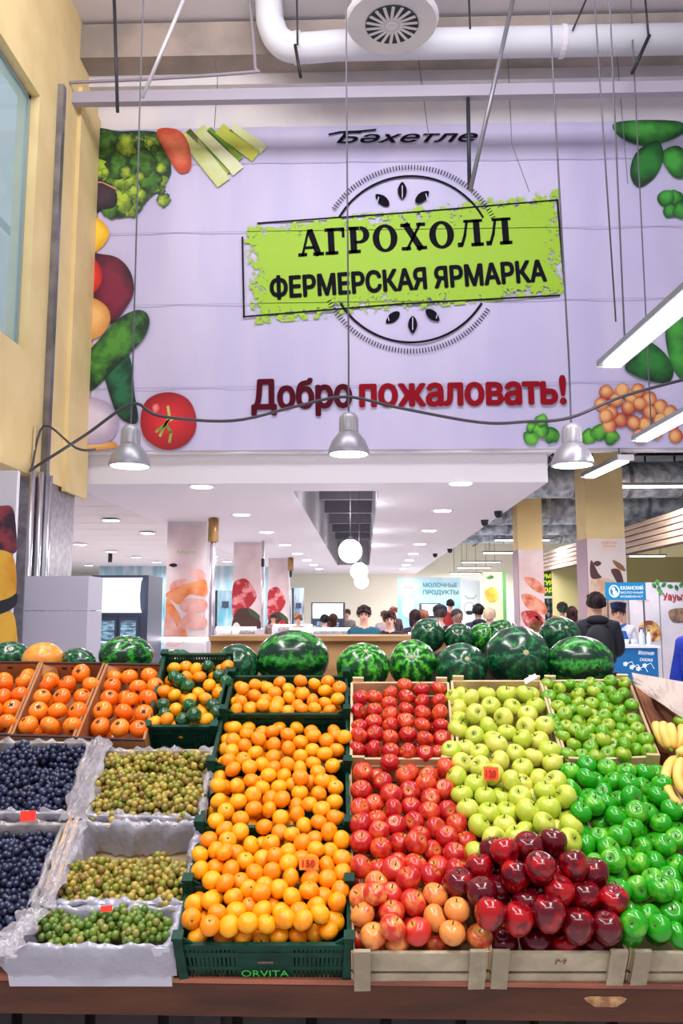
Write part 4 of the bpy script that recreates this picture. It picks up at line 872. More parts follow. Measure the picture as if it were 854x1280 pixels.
at_person(487, 765, 11.2, None, 'woman with pulled back dark hair and black top beside the man in teal', (26, 24, 32), (30, 30, 36), (54, 32, 30), 'short', 'front')
at_person(745, 742, 9.2, None, 'person in a black hooded jacket with a backpack, seen from behind near the promotion counter', (24, 26, 38), (24, 24, 34), (30, 22, 24), 'short', 'front', face=PI*.93, extras=('hood', 'backpack'), fat=1.15)
at_person(773, 757, 11.9, None, 'promoter in white shirt, navy cap and blue apron behind the promotion counter', (232, 232, 240), (40, 60, 110), (70, 50, 44), 'short', 'front', face=-.35, extras=('whitecap', 'apron'))
at_person(890, 745, 5.4, 1.76, 'person in a bright blue padded jacket cut off by the picture edge', (28, 60, 190), (40, 40, 50), (60, 44, 40), 'short', 'down', face=PI*.75, extras=('hood',), fat=1.3)
crowd = [
 (373, 768, 17, (150, 120, 110), (140, 90, 60), 'short', 0, (), 'light brown haired person near the farthest post'),
 (406, 769, 15.5, (60, 70, 90), (30, 26, 30), 'short', PI, (), 'dark clad shopper before the far white fridge'),
 (417, 768, 16.5, (130, 100, 100), (60, 40, 34), 'long', PI*.8, (), 'long haired shopper beside the far white fridge'),
 (434, 762, 21, (140, 130, 130), (70, 50, 44), 'short', 0, (), 'small far figure over the shoulder of the man in teal'),
 (481, 764, 18, (190, 170, 176), (90, 60, 50), 'short', 0, (), 'far figure in pale clothes behind the dark haired woman'),
 (492, 759, 20, (90, 70, 76), (150, 90, 70), 'short', .4, (), 'reddish haired figure far behind the dark haired woman'),
 (519, 763, 12.6, (70, 60, 76), (50, 32, 34), 'long', PI, (), 'long dark haired shopper behind the back watermelons'),
 (529, 763, 13.4, (120, 60, 66), (130, 80, 60), 'short', PI*.9, (), 'brown haired shopper in dusky red under the dairy poster'),
 (550, 759, 12.2, (40, 38, 48), (60, 50, 50), 'short', PI, ('cap',), 'shopper in a dark flat cap under the dairy lettering'),
 (563, 750, 22, (190, 50, 60), (40, 30, 34), 'short', PI, (), 'far shopper in a red jacket near the cow poster'),
 (571, 765, 13.8, (110, 90, 96), (130, 100, 90), 'short', PI*1.1, ('hat',), 'shopper in a brown knitted hat near the small back watermelon'),
 (598, 756, 13.2, (30, 34, 60), (26, 22, 26), 'short', PI, ('hood',), 'shopper in a navy jacket before the cow poster'),
 (612, 761, 12.4, (140, 140, 160), (206, 176, 150), 'short', PI*.9, (), 'fair haired shopper beside the narrow cream column'),
 (703, 756, 17, (40, 90, 70), (40, 60, 50), 'short', PI, ('hat',), 'shopper in dark green beneath the green sign'),
 (715, 759, 14.5, (90, 40, 40), (44, 28, 30), 'long', PI*.9, (), 'dark haired shopper in maroon beside the wide cream column'),
 (693, 771, 15.6, (170, 110, 100), (150, 110, 90), 'short', PI, (), 'shopper in dusty pink below the farm sign'),
 (342, 768, 20, (150, 120, 120), (50, 36, 34), 'short', 0, (), 'far figure before the farthest meat poster'),
 (178, 779, 15, (190, 110, 50), (60, 40, 36), 'short', .3, (), 'small figure in orange brown beside the glowing fridge'),
]
for (px, py, Y, jk, hr, st, fc, ex, lb) in crowd:
    at_person(px, py, Y, None, lb, jk, (44, 44, 56), hr, st, 'front', face=fc, extras=ex, group='shoppers and staff far in the hall')

# ================================================================ THE STALL
wood = M('stall_wood', sp(104, 58, 36), .75, c2=sp(52, 30, 22), scale=3.5, thr=(.3, .7), bump=.3, bscale=30, stretch=(.5, 3, 3))
woodd = M('stall_wood_dark', sp(60, 46, 44), .7, c2=sp(36, 30, 32), scale=4)
st = root('fruit_stall', (0, 2.3, 0), 'long wooden market stall with a rough brown front board and sloping deck', 'stall')
FY = 2.235
ty0, ty1 = onY(427, 1217, FY).z, onY(427, 1264, FY).z
MB().box(-1.35, 1.35, FY-.035, FY, ty1, ty0-.012).build('front_board', wood, st)
MB().box(-1.35, 1.35, FY-.038, FY+.05, ty0-.012, ty0).build('top_strip', M('stall_wood_lit_edge', sp(176, 104, 80), .6, c2=sp(120, 70, 56), scale=6, bump=.3, stretch=(.5, 3, 3)), st)  # top edge in a lighter colour, light falling on it painted in
kn = onY(757, 1252, FY-.035); MB().add([kn+Vector((.048*math.cos(a)*(1+.25*math.sin(3*a)), -.001, .018*math.sin(a)*(1+.3*math.cos(2*a)))) for a in [k*PI/8 for k in range(16)]], [tuple(range(16))]).build('bare_patch', M('bare_wood', sp(206, 164, 110), .7, c2=sp(150, 104, 70), scale=30), st)
MB().box(-1.35, 1.35, FY+.12, FY+.14, .02, ty0-.05).build('backing', woodd, st)  # dark panel added to stand for the shade between the planks
for k in range(14):
    x = -1.33+k*.2; MB().box(x, x+.17, FY+.06, FY+.08, .08, ty0-.03).build('plank', woodd, st)
for x in (-1.3, -.45, .45, 1.25):
    MB().box(x, x+.07, FY, FY+.055, 0, ty1+.02).build('leg', woodd, st); MB().box(x, x+.07, 3.3, 3.37, 0, 1.24).build('leg', woodd, st)
# sloping deck below the crates
dd = -.155
a = DP+DN*dd+DV*.02; L_ = 1.22
MB().hexa([a+Vector((-1.35, 0, 0))-DN*.02, a+Vector((1.35, 0, 0))-DN*.02, a+Vector((1.35, 0, 0))+DV*L_-DN*.02, a+Vector((-1.35, 0, 0))+DV*L_-DN*.02, a+Vector((-1.35, 0, 0)), a+Vector((1.35, 0, 0)), a+Vector((1.35, 0, 0))+DV*L_, a+Vector((-1.35, 0, 0))+DV*L_]).build('deck', woodd, st)
MB().box(-1.5, 1.5, 3.25, 3.78, 1.27, 1.31).build('back_shelf', woodd, st)
MB().box(.2, 1.12, 3.78, 4.15, 1.40, 1.44).build('back_step', woodd, st); MB().box(.2, 1.12, 3.78, 3.8, 1.27, 1.40).build('riser', woodd, st)
MB().box(-1.6, -.88, 3.28, 3.78, 1.31, 1.36).build('back_step', woodd, st)
for x in (.26, 1.05): MB().box(x-.04, x+.04, 4.0, 4.08, 0, 1.4).build('leg', woodd, st)

# ---- containers
plast = M('crate_green', sp(6, 66, 50), .5, c2=sp(4, 52, 40), scale=20, spec=.25)
pale = M('crate_pine', sp(216, 190, 150), .6, c2=sp(190, 160, 118), scale=5, bump=.15, stretch=(1, 1, 1))
paleg = M('crate_grey_wood', sp(196, 184, 156), .7, c2=sp(160, 148, 124), scale=7, bump=.2)
card = M('cardboard', sp(176, 122, 78), .8, c2=sp(156, 104, 64), scale=4); cardd = M('carton_print_dark', sp(54, 30, 26), .7)
def quadpts(BL, BR, FR, FL, hb=0., hf=0.): return [onD(*BL, hb), onD(*BR, hb), onD(*FR, hf), onD(*FL, hf)]
def crate_frame(q):
    BL, BR, FR, FL = q; u = ((BR-BL)+(FR-FL)).normalized(); v = ((BL-FL)+(BR-FR)).normalized(); n = u.cross(v).normalized(); return u, v, n
def floor_q(q, n, d, inset=.0):
    c = sum(q, Vector())/4; return [p+(c-p)*inset-n*d for p in q]
def plastic_crate(q, label, d=.13, group='green plastic crates of citrus', logo=None, name='plastic_crate', notch=True):
    BL, BR, FR, FL = q; u, v, n = crate_frame(q); c = sum(q, Vector())/4
    t = root(name, c-n*d, label, 'crate', group)
    bq = floor_q(q, n, d, .04)
    MB().hexa([bq[3], bq[2], bq[1], bq[0]]+[p+n*.008 for p in (bq[3], bq[2], bq[1], bq[0])]).build('bottom', plast, t)
    names = ('back_wall', 'side_wall', 'front_wall', 'side_wall')
    for i in range(4):
        A, B = q[i], q[(i+1) % 4]; a_, b_2 = bq[i], bq[(i+1) % 4]; out = (A+B)/2-c; out = (out-n*out.dot(n)).normalized()*.004
        mb = MB(); 
        def pt(s, h): return (a_.lerp(b_2, s)).lerp(A.lerp(B, s), h)
        up = n
        mb.beam(pt(0, .97), pt(1, .97), .012, .014, up); mb.beam(pt(0, .04), pt(1, .04), .01, .012, up)
        mb.beam(pt(0, .74), pt(1, .74), .005, .016, up); mb.beam(pt(0, .38), pt(1, .38), .005, .012, up)
        W = (B-A).length; nn = int(W/.011)
        if i == 2: # front: solid plate in the middle for the print
            mb.hexa([pt(.34, .06)-out*.4, pt(.66, .06)-out*.4, pt(.66, .06)+out*.4, pt(.34, .06)+out*.4, pt(.34, .95)-out*.4, pt(.66, .95)-out*.4, pt(.66, .95)+out*.4, pt(.34, .95)+out*.4])
        for k in range(nn+1):
            s = k/nn
            if i == 2 and .34 < s < .66: continue
            grp_ = (k//4) % 2
            mb.beam(pt(s, .05), pt(s, .96), .0065 if grp_ else .0085, .003, out)
        mb.build(names[i], plast, t)
    for i in range(4):
        A = q[i]; a_ = bq[i]; hgt = .03 if notch else .012
        MB().beam(a_, A+n*hgt, .024, .024, v).build('corner_post', plast, t)
        MB().beam(A+n*hgt-u*.014, A+n*hgt+u*.014, .03, .008, n).build('stacking_lug', plast, t)
    if notch:
        for (A, B) in ((q[3], q[2]), (q[2], q[3])):
            dr = (B-A).normalized(); MB().plate([A+n*.03, A+dr*.045-n*.002, A-n*.002], v*.006).build('corner_gusset', plast, t)
    if logo:
        A, B = FL, FR; lg = M('crate_logo_green', sp(60, 200, 60), .5)
        fn = -v
        def fp(s, h): return bq[3].lerp(bq[2], s).lerp(A.lerp(B, s), h)+fn*.006
        text_mesh('lettering', 'ORVITA', fp(.355, .2), fp(.645, .2), .022, fn-n*.0, lg, t, .0)
        text_mesh('lettering', 'новинка', fp(.46, .56), fp(.55, .56), .008, fn, M('crate_logo_pink', sp(210, 130, 150), .5), t, .0)
    return t
def wooden_crate(q, label, d=.12, group='pale wooden apple crates', front=None, mark=None, matb=None, posts=(0, 1, 2, 3)):
    BL, BR, FR, FL = q; u, v, n = crate_frame(q); c = sum(q, Vector())/4; matb = matb or pale
    t = root('wooden_crate', c-n*d, label, 'crate', group)
    bq = [p-n*d for p in q]
    MB().hexa([bq[3], bq[2], bq[1], bq[0]]+[p+n*.006 for p in (bq[3], bq[2], bq[1], bq[0])]).build('bottom_board', matb, t)
    for i in range(4):
        A, B = q[i], q[(i+1) % 4]; m_ = (front or matb) if i == 2 else matb
        for (h0, h1) in ((0, .42), (.5, 1.)):
            a0 = A-n*d*(1-(h0+h1)/2); b0 = B-n*d*(1-(h0+h1)/2)
            MB().beam(a0, b0, .009, d*(h1-h0), n).build('slat', m_, t)
    for i in posts:
        A = q[i]; inn = (c-A); inn = (inn-n*inn.dot(n)).normalized(); sgn = 1 if i in (0, 3) else -1; out = -v if i in (2, 3) else v
        pc = A+u*sgn*.024+out*.009
        MB().beam(pc-n*d, pc+n*.016, .042, .010, out).build('corner_post', (front or matb) if i in (2, 3) else matb, t)
    if mark:
        p0 = q[3].lerp(q[2], .47)-n*.034-v*.006; p1 = q[3].lerp(q[2], .56)-n*.034-v*.006
        text_mesh('lettering', mark, p0, p1, .018, -v, M('pencil_maroon', sp(130, 60, 70), .6), t, -.015, .2)
    return t
def carton(q, label, d=.1, group='open cardboard boxes of persimmons'):
    BL, BR, FR, FL = q; u, v, n = crate_frame(q); c = sum(q, Vector())/4
    t = root('cardboard_box', c-n*d, label, 'box', group); bq = [p-n*d for p in q]
    MB().hexa([bq[3], bq[2], bq[1], bq[0]]+[p+n*.004 for p in (bq[3], bq[2], bq[1], bq[0])]).build('bottom', card, t)
    for i in range(4):
        A, B = q[i], q[(i+1) % 4]
        w_ = MB().beam(A-n*d/2, B-n*d/2, .006, d, n).build(('back_panel', 'side_panel', 'front_panel', 'side_panel')[i], card, t)
        MB().beam(A, B, .009, .006, n).build('dark_edge', cardd if i in (0, 2) else card, w_)
        if i == 0:
            for s in (.35, .5, .65): pc = A.lerp(B, s)-n*.022-v*.005; MB().beam(pc-u*.01, pc+u*.01, .002, .008, n).build('vent_hole', cardd, w_)
    MB().plate([BL, BL.lerp(BR, .22)-n*.02, BL.lerp(BR, .26)-n*.07-v*.02, BL-v*.05-n*.03], n*.003).build('flap', card, t)
    return t
# green crates, front to back
GC = [
 (((234, 1112), (436, 1112), (437, 1181), (223, 1181)), 'front green crate of mandarins with green brand lettering on its slotted face', True),
 (((250, 1038), (435, 1038), (437, 1108), (236, 1108)), 'green crate of mandarins directly behind the lettered front one', False),
 (((264, 962), (434, 962), (436, 1034), (250, 1034)), 'third green crate of mandarins from the stall front board', False),
 (((278, 896), (434, 896), (435, 958), (264, 958)), 'fourth green crate of mandarins, second from the watermelons', False),
 (((291, 846), (433, 846), (434, 893), (280, 893)), 'rearmost green crate of mandarins, against the watermelons', False)]
GQ = []
for (cs, lb, lg) in GC:
    q = quadpts(*cs, hb=-.014, hf=.004); GQ.append(q); plastic_crate(q, lb, .125, logo=lg)
q = quadpts((206, 818), (288, 818), (268, 908), (184, 908), hb=.02, hf=0); XQ = q
plastic_crate(q, 'green crate of mixed orange and dark green fruit beside the persimmon boxes', .12, notch=False)
# wooden crates
WC = [
 (((438, 957), (568, 957), (609, 1190), (441, 1190)), 'grey wooden crate of blushed red apples at the stall front', paleg, None),
 (((575, 957), (706, 957), (784, 1190), (614, 1190)), 'front wooden crate with a penciled letter M, under the dark red apples', paleg, 'M'),
 (((712, 957), (826, 957), (968, 1190), (790, 1190)), 'front wooden crate heaped with bright green apples', paleg, None)]
WC2 = [
 (((440, 853), (560, 853), (568, 948), (439, 948)), 'pale crate of red apples set in neat rows, rear', None),
 (((565, 851), (676, 851), (704, 948), (574, 948)), 'pale crate of yellow green apples between red and green ones, rear', None),
 (((680, 851), (786, 849), (824, 945), (709, 950)), 'pale crate of small green apples next to the brown cardboard box', None)]
WQ = []
for (cs, lb, fr, mk) in WC:
    q = quadpts(*cs, hb=-.02, hf=0); WQ.append(q); wooden_crate(q, lb, .125, front=fr, mark=mk)
for (cs, lb, fr) in WC2:
    q = quadpts(*cs, hb=.006, hf=.006); WQ.append(q); wooden_crate(q, lb, .11)
PC = [
 (((-60, 828), (50, 828), (11, 918), (-110, 916)), 'cardboard box of persimmons cut off at the stall end'),
 (((53, 829), (130, 829), (92, 921), (15, 919)), 'middle cardboard box of persimmons'),
 (((134, 830), (203, 831), (180, 925), (96, 922)), 'cardboard box of persimmons next to the mixed green crate')]
PQ = []
for cs, lb in PC: q = quadpts(*cs, hb=.012, hf=0); PQ.append(q); carton(q, lb)

# grape boxes with plastic film liners
def film_mat(n, col, a=.75):
    m = M(n, col, .22, alpha=a, spec=.7, bump=.8, bscale=22, coat=.3); return m
film = film_mat('plastic_film', sp(186, 178, 186), .5); filmw = film_mat('plastic_film_white', sp(178, 176, 192), .82)
def liner(q, parent, out_d=(.03, .03, .03, .03), in_d=.08, seed=1, mat=None, amp=.006):
    BL, BR, FR, FL = q; u, v, n = crate_frame(q); c = sum(q, Vector())/4
    rr = random.Random(seed); ring = []; NS = 26
    for i in range(4):
        for k in range(NS): ring.append((q[i].lerp(q[(i+1) % 4], k/NS), i, k/NS))
    rows = []
    prof = [(0, 1.), (0, .66), (0, .33), (.5, 0), (1, 0), (1.5, .0), (2, .3), (2, .7), (2, 1.)]
    ph = [rr.random()*6 for _ in range(6)]
    vs = []; fs = []; NR = len(ring)
    for j, (sd_, dn) in enumerate(prof):
        for i, (p_, side, s) in enumerate(ring):
            o = (c-p_); o = (o-n*o.dot(n)).normalized()
            x = i*.35
            wob = amp*(math.sin(x*1.7+ph[0]+j)+.7*math.sin(x*3.9+ph[1]+j*1.7)+.5*math.sin(x*8.3+ph[2]-j*2.))
            up = amp*1.2*(math.sin(x*2.3+ph[3])+math.sin(x*5.7+ph[4]))
            od = out_d[side]
            if sd_ < 1: pos = p_-o*(.010+.004*(1-sd_))-n*dn*od
            elif sd_ == 1: pos = p_+n*.010
            else: pos = p_+o*(.012+.02*dn)-n*dn*in_d
            vs.append(pos+o*wob+n*up*(1 if 0 < dn < 1 or sd_ == 1 else .5))
    for j in range(len(prof)-1):
        for i in range(NR): fs.append((j*NR+i, j*NR+(i+1) % NR, (j+1)*NR+(i+1) % NR, (j+1)*NR+i))
    mb = MB(); mb.add(vs, fs); return mb.build('plastic_liner', mat or film, parent, True)
def grape_box(q, label, d=.12, **k):
    BL, BR, FR, FL = q; u, v, n = crate_frame(q); c = sum(q, Vector())/4
    t = root('grape_box', c-n*d, label, 'box', 'film lined boxes of grapes'); bq = [p-n*d for p in q]
    MB().hexa([bq[3], bq[2], bq[1], bq[0]]+[p+n*.006 for p in (bq[3], bq[2], bq[1], bq[0])]).build('bottom_board', pale, t)
    for i in range(4): MB().beam(q[i]-n*d/2, q[(i+1) % 4]-n*d/2, .008, d, n).build('side_board', paleg if i != 2 else M('box_white', sp(206, 206, 222), .5), t)
    liner(q, t, **k); return t
GB = {
 'blue_top': quadpts((-40, 928), (112, 928), (84, 1016), (-95, 1014), hb=-.01, hf=-.0),
 'green_top': quadpts((130, 938), (266, 938), (250, 1022), (108, 1018), hb=-.01, hf=0),
 'blue_low': quadpts((-95, 1030), (80, 1030), (24, 1168), (-175, 1168), hb=-.02, hf=-.01),
 'green_mid': quadpts((106, 1030), (247, 1030), (233, 1128), (62, 1128), hb=-.005, hf=-.02),
 'green_front': quadpts((52, 1136), (226, 1136), (212, 1184), (6, 1184), hb=-.02, hf=0)}
grape_box(GB['blue_top'], 'film lined box of dark blue grapes below the persimmon boxes', seed=1, out_d=(.02, .05, .06, .02))
grape_box(GB['green_top'], 'film lined box of muscat green grapes below the mixed green crate', seed=2, out_d=(.02, .02, .05, .05))
grape_box(GB['blue_low'], 'lower film lined box of dark blue grapes with a bare stem', seed=3, out_d=(.02, .06, .03, .02), amp=.004)
grape_box(GB['green_mid'], 'half empty box of green grapes with its pale film back showing', seed=4, out_d=(.02, .02, .02, .05), in_d=.1, mat=filmw)
grape_box(GB['green_front'], 'front grape box wrapped in whitish plastic film, small green grapes', seed=5, out_d=(.02, .02, .085, .05), in_d=.05, mat=filmw, amp=.0035)
# crumpled film ridge between the boxes, and bare wood ridge
def ridge(pts, wd, h, label, name='plastic_film', seed=4, mat=None, lift=.012):
    rr = random.Random(seed); mb = MB(); vs = []; fs = []; C = cat_curve([onD(x, y_, lift) for x, y_ in pts], 8); nn = 9
    for i, p_ in enumerate(C):
        for k in range(nn):
            s = k/(nn-1)-.5
            vs.append(p_+Vector((s*wd*(1+.25*math.sin(i*.9)), 0, 0))+DN*(h*math.cos(s*PI)+.006*math.sin(i*1.3+k*2.1)+.006*rr.random())+DV*.004*rr.random())
    for i in range(len(C)-1):
        for k in range(nn-1): fs.append((i*nn+k, i*nn+k+1, (i+1)*nn+k+1, (i+1)*nn+k))
    mb.add(vs, fs); return tag(mb.build(name, mat or film, None, True), label, 'plastic film')
ridge([(126, 928), (114, 960), (100, 1000), (90, 1030)], .075, .02, 'crumpled clear film between the upper blue and green grapes')
ridge([(96, 1030), (82, 1065), (66, 1105), (52, 1140)], .06, .015, 'crumpled clear film between the lower blue and green grapes', seed=6)
ridge([(45, 1140), (26, 1162), (8, 1184), (-4, 1200)], .08, .012, 'crumpled film at the corner of the front grape box', seed=8)
for k, (a, b) in enumerate((((98, 1022), (66, 1118)), ((90, 1020), (58, 1112)))):
    tag(MB().beam(onD(*a, .02), onD(*b, .015), .012, .012, DN).build('wooden_lath', M('lath_wood', sp(196, 160, 124), .6)), ('bare wooden lath along the half empty grape box', 'second bare wooden lath beside the lower blue grapes')[k], 'lath')

# ================================================================ FRUIT
def apple_mesh(name, mat, R=1., tall=.9, taper=.06, lobes=0, n=20, m=13, dim=.24):
    prof = []
    for i in range(m+1):
        t = PI*i/m; z = -math.cos(t); s = math.sin(t)
        r = s*(1+taper*z)+.001
        zz = z*tall
        if z > 0: zz -= dim*math.exp(-(s/.30)**2)
        else: zz += dim*.55*math.exp(-(s/.26)**2)
        prof.append((R*r, R*zz))
    lob = (lambda a, z: 1+.045*math.cos(5*a)*max(0, (.3-z/R))) if lobes else (lambda a, z: 1+.012*math.cos(3*a+1))
    return MB().lathe(prof, n, (0, 0, 0), lob).mesh(name, mat, smooth=True)
def grad_apple(name, base, patch, top, thr=(.45, .62), scale=1.3, rough=.28, rnd=.35, streak=None):
    """skin colours in the fruit's own frame: patches, a paler shoulder round the stem"""
    m = M(name, base, rough, c2=patch, scale=scale, thr=thr, rnd=rnd, detail=3, coat=.25, spec=.5)
    nt = m.node_tree; N = nt.nodes; L = nt.links; b = N['Principled BSDF']; src = b.inputs['Base Color'].links[0].from_socket
    tc = [n for n in N if n.type == 'TEX_COORD'][0]; sx = N.new('ShaderNodeSeparateXYZ'); L.new(tc.outputs['Object'], sx.inputs[0])
    ln = N.new('ShaderNodeVectorMath'); ln.operation = 'LENGTH'; cb_ = N.new('ShaderNodeCombineXYZ'); L.new(sx.outputs[0], cb_.inputs[0]); L.new(sx.outputs[1], cb_.inputs[1]); L.new(cb_.outputs[0], ln.inputs[0])
    mr = N.new('ShaderNodeMapRange'); mr.inputs[1].default_value = .15; mr.inputs[2].default_value = .5; mr.inputs[3].default_value = .85; mr.inputs[4].default_value = 0; L.new(ln.outputs['Value'], mr.inputs[0])
    g2 = N.new('ShaderNodeMath'); g2.operation = 'GREATER_THAN'; g2.inputs[1].default_value = 0; L.new(sx.outputs[2], g2.inputs[0])
    ml = N.new('ShaderNodeMath'); ml.operation = 'MULTIPLY'; L.new(mr.outputs[0], ml.inputs[0]); L.new(g2.outputs[0], ml.inputs[1])
    mx = N.new('ShaderNodeMix'); mx.data_type = 'RGBA'; L.new(ml.outputs[0], mx.inputs[0]); L.new(src, mx.inputs[6]); mx.inputs[7].default_value = (*top, 1)
    L.new(mx.outputs[2], b.inputs['Base Color'])
    return m
red1 = grad_apple('apple_red', sp(182, 14, 20), sp(232, 90, 40), sp(222, 130, 60), (.46, .74))
red2 = grad_apple('apple_blush', sp(206, 46, 34), sp(236, 150, 74), sp(220, 166, 80), (.42, .68), rnd=.6)
ygr = grad_apple('apple_yellow_green', sp(188, 204, 62), sp(220, 214, 98), sp(140, 160, 40), (.4, .7), rough=.35)
grn1 = grad_apple('apple_small_green', sp(96, 164, 20), sp(168, 186, 50), sp(110, 150, 30), (.42, .68), rnd=.4)
grn2 = grad_apple('apple_bright_green', sp(32, 156, 16), sp(112, 192, 44), sp(70, 150, 40), (.52, .75), rough=.2, rnd=.3)
rdel = grad_apple('apple_dark_red', sp(92, 2, 18), sp(172, 10, 18), sp(110, 10, 24), (.5, .68), rough=.16, rnd=.4)
mand = M('mandarin_peel', sp(250, 142, 2), .36, c2=sp(255, 172, 14), scale=1.2, rnd=.5, bump=.12, bscale=22, coat=.15, spec=.45)
pers = grad_apple('persimmon_skin', sp(246, 108, 8), sp(252, 138, 26), sp(244, 120, 24), (.4, .65), rough=.25, rnd=.5)
stemm = M('stem_brown', sp(90, 62, 40), .8); calm = M('calyx_dark', sp(58, 44, 34), .8); calg = M('calyx_green', sp(30, 110, 40), .6)
dgf = M('dark_green_skin', sp(6, 74, 40), .16, c2=sp(10, 96, 44), scale=2, rnd=.4, coat=.6, bump=.3, bscale=3)
def stem_me(name, mat, r=.05, h=.34, z0=.62): return MB().tube([(0, 0, z0), (.03, 0, z0+h*.5), (.09, .02, z0+h)], r, 6).mesh(name, mat, smooth=True)
def button_me(name, mat, z0): 
    mb = MB().lathe([(.13, z0-.02), (.1, z0+.03), (.03, z0+.05)], 8)
    return mb.mesh(name, mat, smooth=True)
def calyx_me(name, mat, z0):
    mb = MB()
    for k in range(4):
        a = k*PI/2+.4; d = Vector((math.cos(a), math.sin(a), 0)); s = Vector((-d.y, d.x, 0))
        mb.plate([d*.05-s*.06+Vector((0, 0, z0)), d*.2-s*.09+Vector((0, 0, z0+.02)), d*.27+Vector((0, 0, z0+.02)), d*.2+s*.09+Vector((0, 0, z0+.02)), d*.05+s*.06+Vector((0, 0, z0))], (0, 0, .03))
    mb.lathe([(.2, z0-.02), (.17, z0+.04), (.05, z0+.07)], 9); return mb.mesh(name, mat)
KIND = {  # mesh, radius, part (name, mesh, probability), object name, category
 'mand': (apple_mesh('mandarin', mand, 1, .84, 0, dim=.06), .0268, ('stem_button', button_me('stem_button', calg, .79), .22), 'mandarin', 'mandarin'),
 'red1': (apple_mesh('apple', red1, 1, .88), .0340, ('stem', stem_me('stem', stemm), 1), 'red_apple', 'apple'),
 'red2': (apple_mesh('apple', red2, 1, .88), .0345, ('stem', stem_me('stem', stemm), 1), 'blushed_apple', 'apple'),
 'ygr': (apple_mesh('apple', ygr, 1, .88), .0362, ('stem', stem_me('stem', stemm), 1), 'yellow_apple', 'apple'),
 'grn1': (apple_mesh('apple', grn1, 1, .86), .0272, ('stem', stem_me('stem', stemm), 1), 'small_green_apple', 'apple'),
 'grn2': (apple_mesh('apple', grn2, 1, .88), .0335, ('stem', stem_me('stem', stemm), 1), 'green_apple', 'apple'),
 'rdel': (apple_mesh('apple', rdel, .97, 1.12, .2, 1, 30, 15, .26), .0415, ('stem', stem_me('stem', stemm, .04, .3, .72), 1), 'dark_red_apple', 'apple'),
 'pers': (apple_mesh('persimmon', pers, 1, .86, .0, dim=.12), .0350, ('calyx', calyx_me('calyx', calm, .74), 1), 'persimmon', 'persimmon'),
 'dgf': (apple_mesh('green_fruit', dgf, 1, 1.05, .1, 1, 20, 12, .2), .0262, ('stem', stem_me('stem', calg, .07, .2, .8), .6), 'green_fruit', 'fruit'),
}
def pts(ox, oy, s, txt):
    out = []
    for w_ in txt.split(): a_, b_2 = w_.split(','); out.append((ox+float(a_)/s, oy+float(b_2)/s))
    return out
FR = []   # (kind, crate key, px, py, h)
def heap(kind, key, P_, h=0., jit=.006):
    for (x, y_) in P_:
        hh = h(x, y_) if callable(h) else h
        FR.append([kind, key, x, y_, hh+random.uniform(-jit, jit)])
M1 = (225, 835, 4.01); M2 = (225, 960, 4.01); M3 = (220, 1070, 3.88)
heap('mand', 'm5', pts(*M1, '378,85 500,72 605,65 675,80 742,68 315,105 440,100 545,105 475,125 725,112 800,100 380,140 615,130 305,172 425,165 545,152 490,180 670,170 790,155 590,190 355,218 470,215 725,175 750,212 280,225 415,245 540,240 672,232 605,250 410,210'), .0)
heap('mand', 'm4', pts(*M1, '272,300 335,330 395,355 462,320 542,335 605,372 670,340 785,340 735,365 820,345 268,365 325,390 470,385 545,405 665,412 785,410 262,415 377,425 725,430 605,445 465,448 245,465 320,460 670,480 540,485 355,497 410,485 765,490 265,505 600,505 470,500 690,520'), .008)
heap('mand', 'm3', pts(*M2, '192,88 287,92 360,65 445,35 525,45 412,100 600,60 655,70 495,98 570,75 600,122 697,128 773,95 715,70 367,135 460,150 512,160 192,165 292,168 372,205 590,185 775,170 445,208 232,215 700,207 650,190 305,255 505,250 590,235 768,243 180,265 422,295 630,285'), .014)
heap('mand', 'm2', pts(*M2, '225,312 297,322 555,335 700,280 738,315 665,358 800,365 145,360 455,378 240,372 610,380 355,390 510,325 685,412 755,408 550,420 107,432 180,410 270,420 220,440 422,455 325,465 620,450 490,450 808,455'), .018)
heap('mand', 'm2', pts(*M3, '203,40 125,68 268,75 383,85 460,85 535,40 550,95 650,40 732,48 800,82 178,120'), .018)
heap('mand', 'm1', pts(*M3, '305,120 655,105 740,115 235,150 352,160 432,140 502,160 780,170 400,195 650,185 720,180 195,190 285,205 180,230 570,212 460,245 90,250 675,245 775,245 365,262 190,280 285,272 595,270 520,268 420,285 690,285 765,300 85,305 360,315 515,315 120,320 275,330 440,335 607,330 178,345 350,372 505,375 105,375 235,385 680,375 420,398 590,400 740,395 500,415 330,418'), lambda x, y_: .022 if y_ < 1146 else (.008 if y_ < 1166 else -.014))
A1 = (430, 840, 5.34); A2 = (430, 940, 5.02); A3 = (430, 1050, 4.495)
heap('red1', 'a2', pts(*A1, '405,92 518,122 632,112 310,145 115,178 195,170 415,172 522,200 635,192 302,212 95,265 203,255 415,250 525,277 640,272 308,288 190,340 412,330 525,357 648,358 310,355 100,425 205,415 427,420 540,448 655,448 308,440 98,515 200,520 305,530 420,535 543,552 110,370 640,540'), .0, .004)
heap('red1', 'a1', pts(*A2, '288,68 630,108 118,130 385,150 245,190 540,160 505,200 630,235 110,245 415,250 303,275 545,295 80,355 190,325 430,345 308,362 635,372 535,390 190,425 440,445 720,455 75,455 325,465 580,475 230,505 475,530 640,540 770,555 105,560'), .02)
heap('red1', 'a1', pts(*A3, '322,40 195,60 492,68 620,82 420,20 95,160 345,235 480,225 640,215 660,320'), .024)
